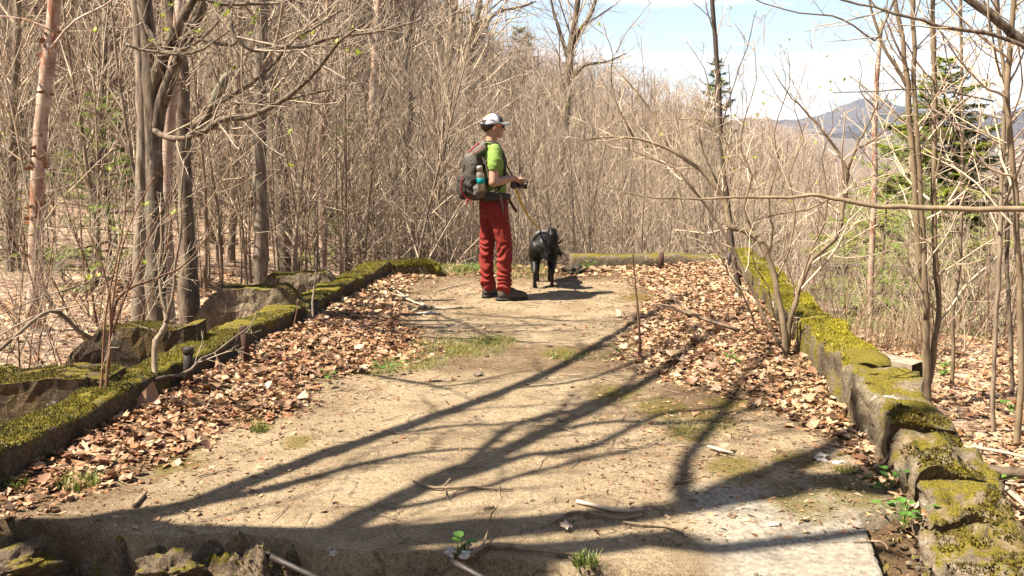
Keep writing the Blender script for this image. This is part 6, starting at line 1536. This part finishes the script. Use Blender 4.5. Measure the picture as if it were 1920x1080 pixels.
b = MB(); b.tube([(-.15, -.155, 1.40), (-.12, -.172, 1.33), (-.095, -.178, 1.22), (-.08, -.178, 1.16)], .009, 6); b.tube([(-.14, -.165, 1.34), (-.11, -.172, 1.37), (-.09, -.165, 1.42)], .007, 6); b.build('compression_strap', M['strap'], BP_)
b = MB(); b.tube([(.02, -.20, 1.04), (.025, -.205, .97), (.04, -.20, .90), (.045, -.20, .86)], [.010, .011, .008, .006], 6); b.tube([(.005, -.20, 1.06), (.012, -.205, 1.0), (.02, -.205, .94)], .008, 6); b.build('loose_strap', M['strap'], BP_)
b = MB(); b.tube([(.14, -.05, 1.01), (.165, -.06, .95), (.195, -.065, .90), (.22, -.07, .865)], [.012, .014, .014, .013], 7, True); b.build('belt_tail', cloth('brown webbing', (.075, .032, .02)), BP_)
b = MB(); b.tube([(-.29, -.11, .995), (-.292, -.11, .965), (-.288, -.112, .955)], .008, 6); b.tube([(-.245, -.12, .975), (-.247, -.12, .95)], .006, 6); b.build('red_toggle', M['red'], BP_)
# bottle in the side pocket
WB = empty('water_bottle', 'steel water bottle with teal band in the backpack\'s side pocket', 'bottle', HK.matrix_basis @ Vector((-.165, -.196, 1.09)), HZ)
WB.rotation_euler = (R(6), R(-9), HZ)
def lathe(mb, rows, n=20):
    V = [(r*math.cos(2*math.pi*j/n), r*math.sin(2*math.pi*j/n), z) for z, r in rows for j in range(n)]
    mb.add(V, [(i*n+j, i*n+(j+1) % n, (i+1)*n+(j+1) % n, (i+1)*n+j) for i in range(len(rows)-1) for j in range(n)])
b = MB(); lathe(b, [(0, .0), (0, .036), (.15, .037), (.165, .036), (.185, .026), (.20, .023)]); b.build('flask', M['steel'], WB)
b = MB(); lathe(b, [(.070, .0378), (.072, .0405), (.122, .0405), (.124, .0378)]); b.build('band', M['teal'], WB)
b = MB(); lathe(b, [(.190, .0), (.190, .029), (.228, .029), (.236, .024), (.238, 0)]); b.build('cap', M['steel'], WB)
b = MB(); lathe(b, [(.184, .0285), (.190, .0295), (.190, .0)]); b.build('ring', M['blackplastic'], WB)
# camera
def put(name, label, cat, loc, rot=(0, 0, 0)):
    o = empty(name, label, cat, HK.matrix_basis @ Vector(loc), 0); o.rotation_euler = (rot[0], rot[1], HZ+rot[2]); return o
CM = put('photo_camera', 'black camera with short lens held at the hiker\'s belly', 'camera', (.205, -.02, 1.135), (0, .1, R(-14)))
bm = bmesh.new(); bmesh.ops.create_cube(bm, size=1)
for v in bm.verts: v.co = Vector((v.co.x*.06, v.co.y*.135, v.co.z*.088))
bmesh.ops.bevel(bm, geom=bm.edges[:], offset=.012, segments=3, affect='EDGES'); me = bpy.data.meshes.new('camera_body'); bm.to_mesh(me); bm.free(); me.materials.append(M['blackplastic']); link('camera_body', me, CM)
b = MB(); ball(b, (-.0, 0, .048), (.032, .03, .022), 10); b.build('viewfinder_hump', M['blackplastic'], CM)
def lathex(mb, rows, n=24):
    q = MB(); lathe(q, rows, n); V = q.v[0]; mb.add(np.column_stack([V[:, 2], V[:, 1], V[:, 0]]), np.vstack(q.q)[:, ::-1])
b = MB(); lathex(b, [(.02, .034), (.05, .035), (.052, .038), (.085, .038), (.087, .034), (.115, .034), (.117, .038), (.135, .039), (.135, .033), (.128, .032)]); ln = b.build('lens_barrel', M['blackplastic'], CM); ln.location = (0, 0, 0)
b = MB(); ball(b, (.124, 0, 0), (.008, .032, .032), 10); b.build('lens_glass', M['lens'], ln)
bpy.context.view_layer.update(); ci_ = CM.matrix_basis.inverted() @ HK.matrix_basis
b = MB(); b.tube(spline([tuple(ci_ @ Vector(q)) for q in [(.205, -.085, 1.16), (.17, -.09, 1.22), (.118, -.085, 1.31), (.098, -.082, 1.40), (.05, -.076, 1.495), (-.03, -.06, 1.545), (-.085, 0, 1.545), (-.03, .06, 1.545), (.05, .076, 1.495), (.10, .08, 1.40), (.12, .07, 1.31), (.19, .06, 1.19)]], .007, .03)[0], .007, 6); b.build('neck_strap', M['packdark'], CM)

# dog
DG0 = gp(1019, 540); DG0.y += .02; DR = R(88)
DOG = empty('dog', 'black dog with a raised bushy tail seen from behind, sniffing at the far kerb', 'dog', DG0, DR)
b = MB()
caps(b, [(-.03, 0, .44), (.10, 0, .455), (.26, 0, .43), (.42, 0, .425), (.50, 0, .43)], [.115, .112, .125, .130, .105], 16)
ball(b, (-.0, 0, .47), (.13, .105, .10)); ball(b, (.44, 0, .40), (.13, .105, .145))
caps(b, [(.46, 0, .46), (.57, -.05, .42), (.64, -.10, .37)], [.095, .078, .066], 14)
ball(b, (.66, -.12, .35), (.085, .068, .065), 12, (0, .35, -.6)); caps(b, [(.69, -.14, .33), (.74, -.19, .29), (.765, -.215, .275)], [.045, .034, .026], 12)
HIND = [(.075, 0.0), (-.075, .07)]
for y, x in HIND:
    caps(b, [(-.02, y, .42), (.04+x*.6, y*1.25, .33), (.035+x*.7, y*1.3, .27)], [.098, .078, .058]); caps(b, [(.035+x*.7, y*1.3, .27), (-.07+x, y*1.35, .185), (-.085+x, y*1.35, .16)], [.056, .036, .026])
    caps(b, [(-.085+x, y*1.35, .165), (-.072+x, y*1.35, .09), (-.06+x, y*1.35, .03)], [.026, .021, .023]); ball(b, (-.035+x, y*1.35, .022), (.048, .030, .024), 10)
for y, x in ((.075, .0), (-.075, .06)):
    caps(b, [(.43+x*.4, y, .38), (.40+x, y*1.1, .27), (.415+x, y*1.05, .15), (.42+x, y, .04)], [.066, .045, .029, .025]); ball(b, (.445+x, y, .022), (.045, .030, .024), 10)
def furd(x, y, z): return .004*fbm(x*22, y*22, z*11, 3)
for v in b.v: v[:, 1] *= .90
dbody = fuse(b, 'body', M['fur'], DOG, .009, 4, furd)
for s in (-1, 1):
    c = Vector((.635, -.115+s*.055, .395)); b = MB(); d = Vector((-.25, s*.45, .85)).normalized(); t = Vector((.8, -.5*1, .1)).normalized(); w = .036
    L = .10; e = c+d*L; nrm = d.cross(t)*.012
    b.add([c-t*w, c+t*w, e, c+nrm*1.5-t*w*.4, c+nrm*1.5+t*w*.4, e+Vector((.006, 0, 0))], [(0, 1, 4, 3)], [(0, 2, 1), (3, 4, 5), (0, 3, 5), (0, 5, 2), (1, 2, 5), (1, 5, 4)]); b.build('ear', M['fur'], DOG)
# bushy tail: a core and tufts of long hair
core, cr_ = spline([(-.07, -.05, .40), (-.12, -.07, .43), (-.145, -.085, .48), (-.15, -.09, .53), (-.145, -.09, .575), (-.13, -.088, .605)], [.055, .062, .064, .062, .056, .042], .02)
b = MB(); b.tube(core, cr_, 12, True); ball(b, core[-1], .043, 10)
for _ in range(2600):
    i = rng.randrange(len(core)-1); p = core[i]; r = cr_[i]; v = np.array([rng.gauss(0, 1) for _ in range(3)]); v /= np.linalg.norm(v)
    q = p+v*r*.85; up = (i/len(core)-.45)*1.1; d = v*.75+np.array([0, 0, up]); d /= np.linalg.norm(d); L = rng.uniform(.025, .062); w = np.cross(d, v+[.01, 0, 0]); w /= np.linalg.norm(w)+1e-6
    b.add([q-w*.0025, q+w*.0025, q+d*L], None, [(0, 1, 2)])
for _ in range(420):
    z = rng.uniform(.36, .52); q = np.array([-.13+rng.gauss(0, .02), -.06+rng.gauss(0, .035), z]); w = np.array([0, 1, 0]); b.add([q-w*.0025, q+w*.0025, q+np.array([-.02, rng.gauss(0, .008), -rng.uniform(.02, .06)])], None, [(0, 1, 2)])
b.build('tail', M['fur'], DOG, smooth=False)
b = MB(); sh = MB()
for _ in range(7000):
    v = dbody.data.vertices[rng.randrange(len(dbody.data.vertices))]
    if v.co.z < .2: continue
    q = np.array(v.co); nn_ = np.array(v.normal); d = nn_*.45+np.array([-.8, 0, -.35]); d /= np.linalg.norm(d); w = np.cross(d, nn_); w /= np.linalg.norm(w)+1e-6; L = rng.uniform(.015, .032)
    sh.add([q-w*.0014, q+w*.0014, q+d*L], None, [(0, 1, 2)])
tag(sh.build('coat_hair', M['fur'], DOG, smooth=False), kind='stuff')
HN = empty('dog_harness', 'dark harness with pale grey panel around the dog\'s back', 'harness', DG0, DR)
b = MB(); b.tube([(.31, .138*math.sin(a), .43+.142*math.cos(a)) for a in np.linspace(0, 6.2832, 36)], .013, 6); b.tube([(.15, .124*math.sin(a), .452+.124*math.cos(a)) for a in np.linspace(0, 6.2832, 36)], .011, 6); b.build('strap', M['packdark'], HN)
b = MB(); V = []
for i in range(9):
    x = .16+.15*i/8
    for j in range(11):
        a = R(-38+76*j/10); r = .137+.010*i/8; V.append((x, r*math.sin(a), .445+r*math.cos(a)))
b.add(V, [(i*11+j, i*11+j+1, (i+1)*11+j+1, (i+1)*11+j) for i in range(8) for j in range(10)]); b.build('back_panel', simple('reflective grey panel', (.10, .10, .10), .5, .2, 30, .1), HN)
# leash
a0 = HK.matrix_basis @ Vector((.20, -.06, 1.12)); a1 = DOG.matrix_basis @ Vector((.30, .03, .585))
b = MB(); pts_ = [a0.lerp(a1, t)+Vector((-.015*math.sin(math.pi*t), 0, -.05*math.sin(math.pi*t))) for t in np.linspace(0, 1, 14)]
p = np.array(pts_); V = []
for i, q in enumerate(p):
    w = .011; V += [tuple(q+[w, -.004, 0]), tuple(q+[-w, -.004, 0]), tuple(q+[-w, .004, .0]), tuple(q+[w, .004, 0])]
b.add(V, [(i*4+j, (i+1)*4+j, (i+1)*4+(j+1) % 4, i*4+(j+1) % 4) for i in range(13) for j in range(4)])
tag(b.build('leash', M['leash'], smooth=False), 'yellow leash running from the hiker\'s hand down to the dog', 'leash')

# ------------------------------------------------------------------ the air
def haze():
    x0, x1, y0, y1, z0, z1 = -6500, 6500, -6500, 6800, -170, 470
    b = MB(); V = [(x, y, z) for z in (z0, z1) for y in (y0, y1) for x in (x0, x1)]
    b.add(V, [(0, 2, 3, 1), (4, 5, 7, 6), (0, 1, 5, 4), (2, 6, 7, 3), (0, 4, 6, 2), (1, 3, 7, 5)])
    m = bpy.data.materials.new('thin haze'); m.use_nodes = True; n, l = m.node_tree.nodes, m.node_tree.links
    n.remove(n['Principled BSDF']); p = n.new('ShaderNodeVolumePrincipled'); p.inputs['Color'].default_value = (.62, .74, .95, 1); p.inputs['Density'].default_value = HAZE
    p.inputs['Anisotropy'].default_value = .0
    l.new(p.outputs[0], n['Material Output'].inputs['Volume']); m.cycles.homogeneous_volume = True if hasattr(m.cycles, 'homogeneous_volume') else None
    tag(b.build('haze', m, smooth=False), None, None, None, 'stuff')
HAZE = .000075

haze()
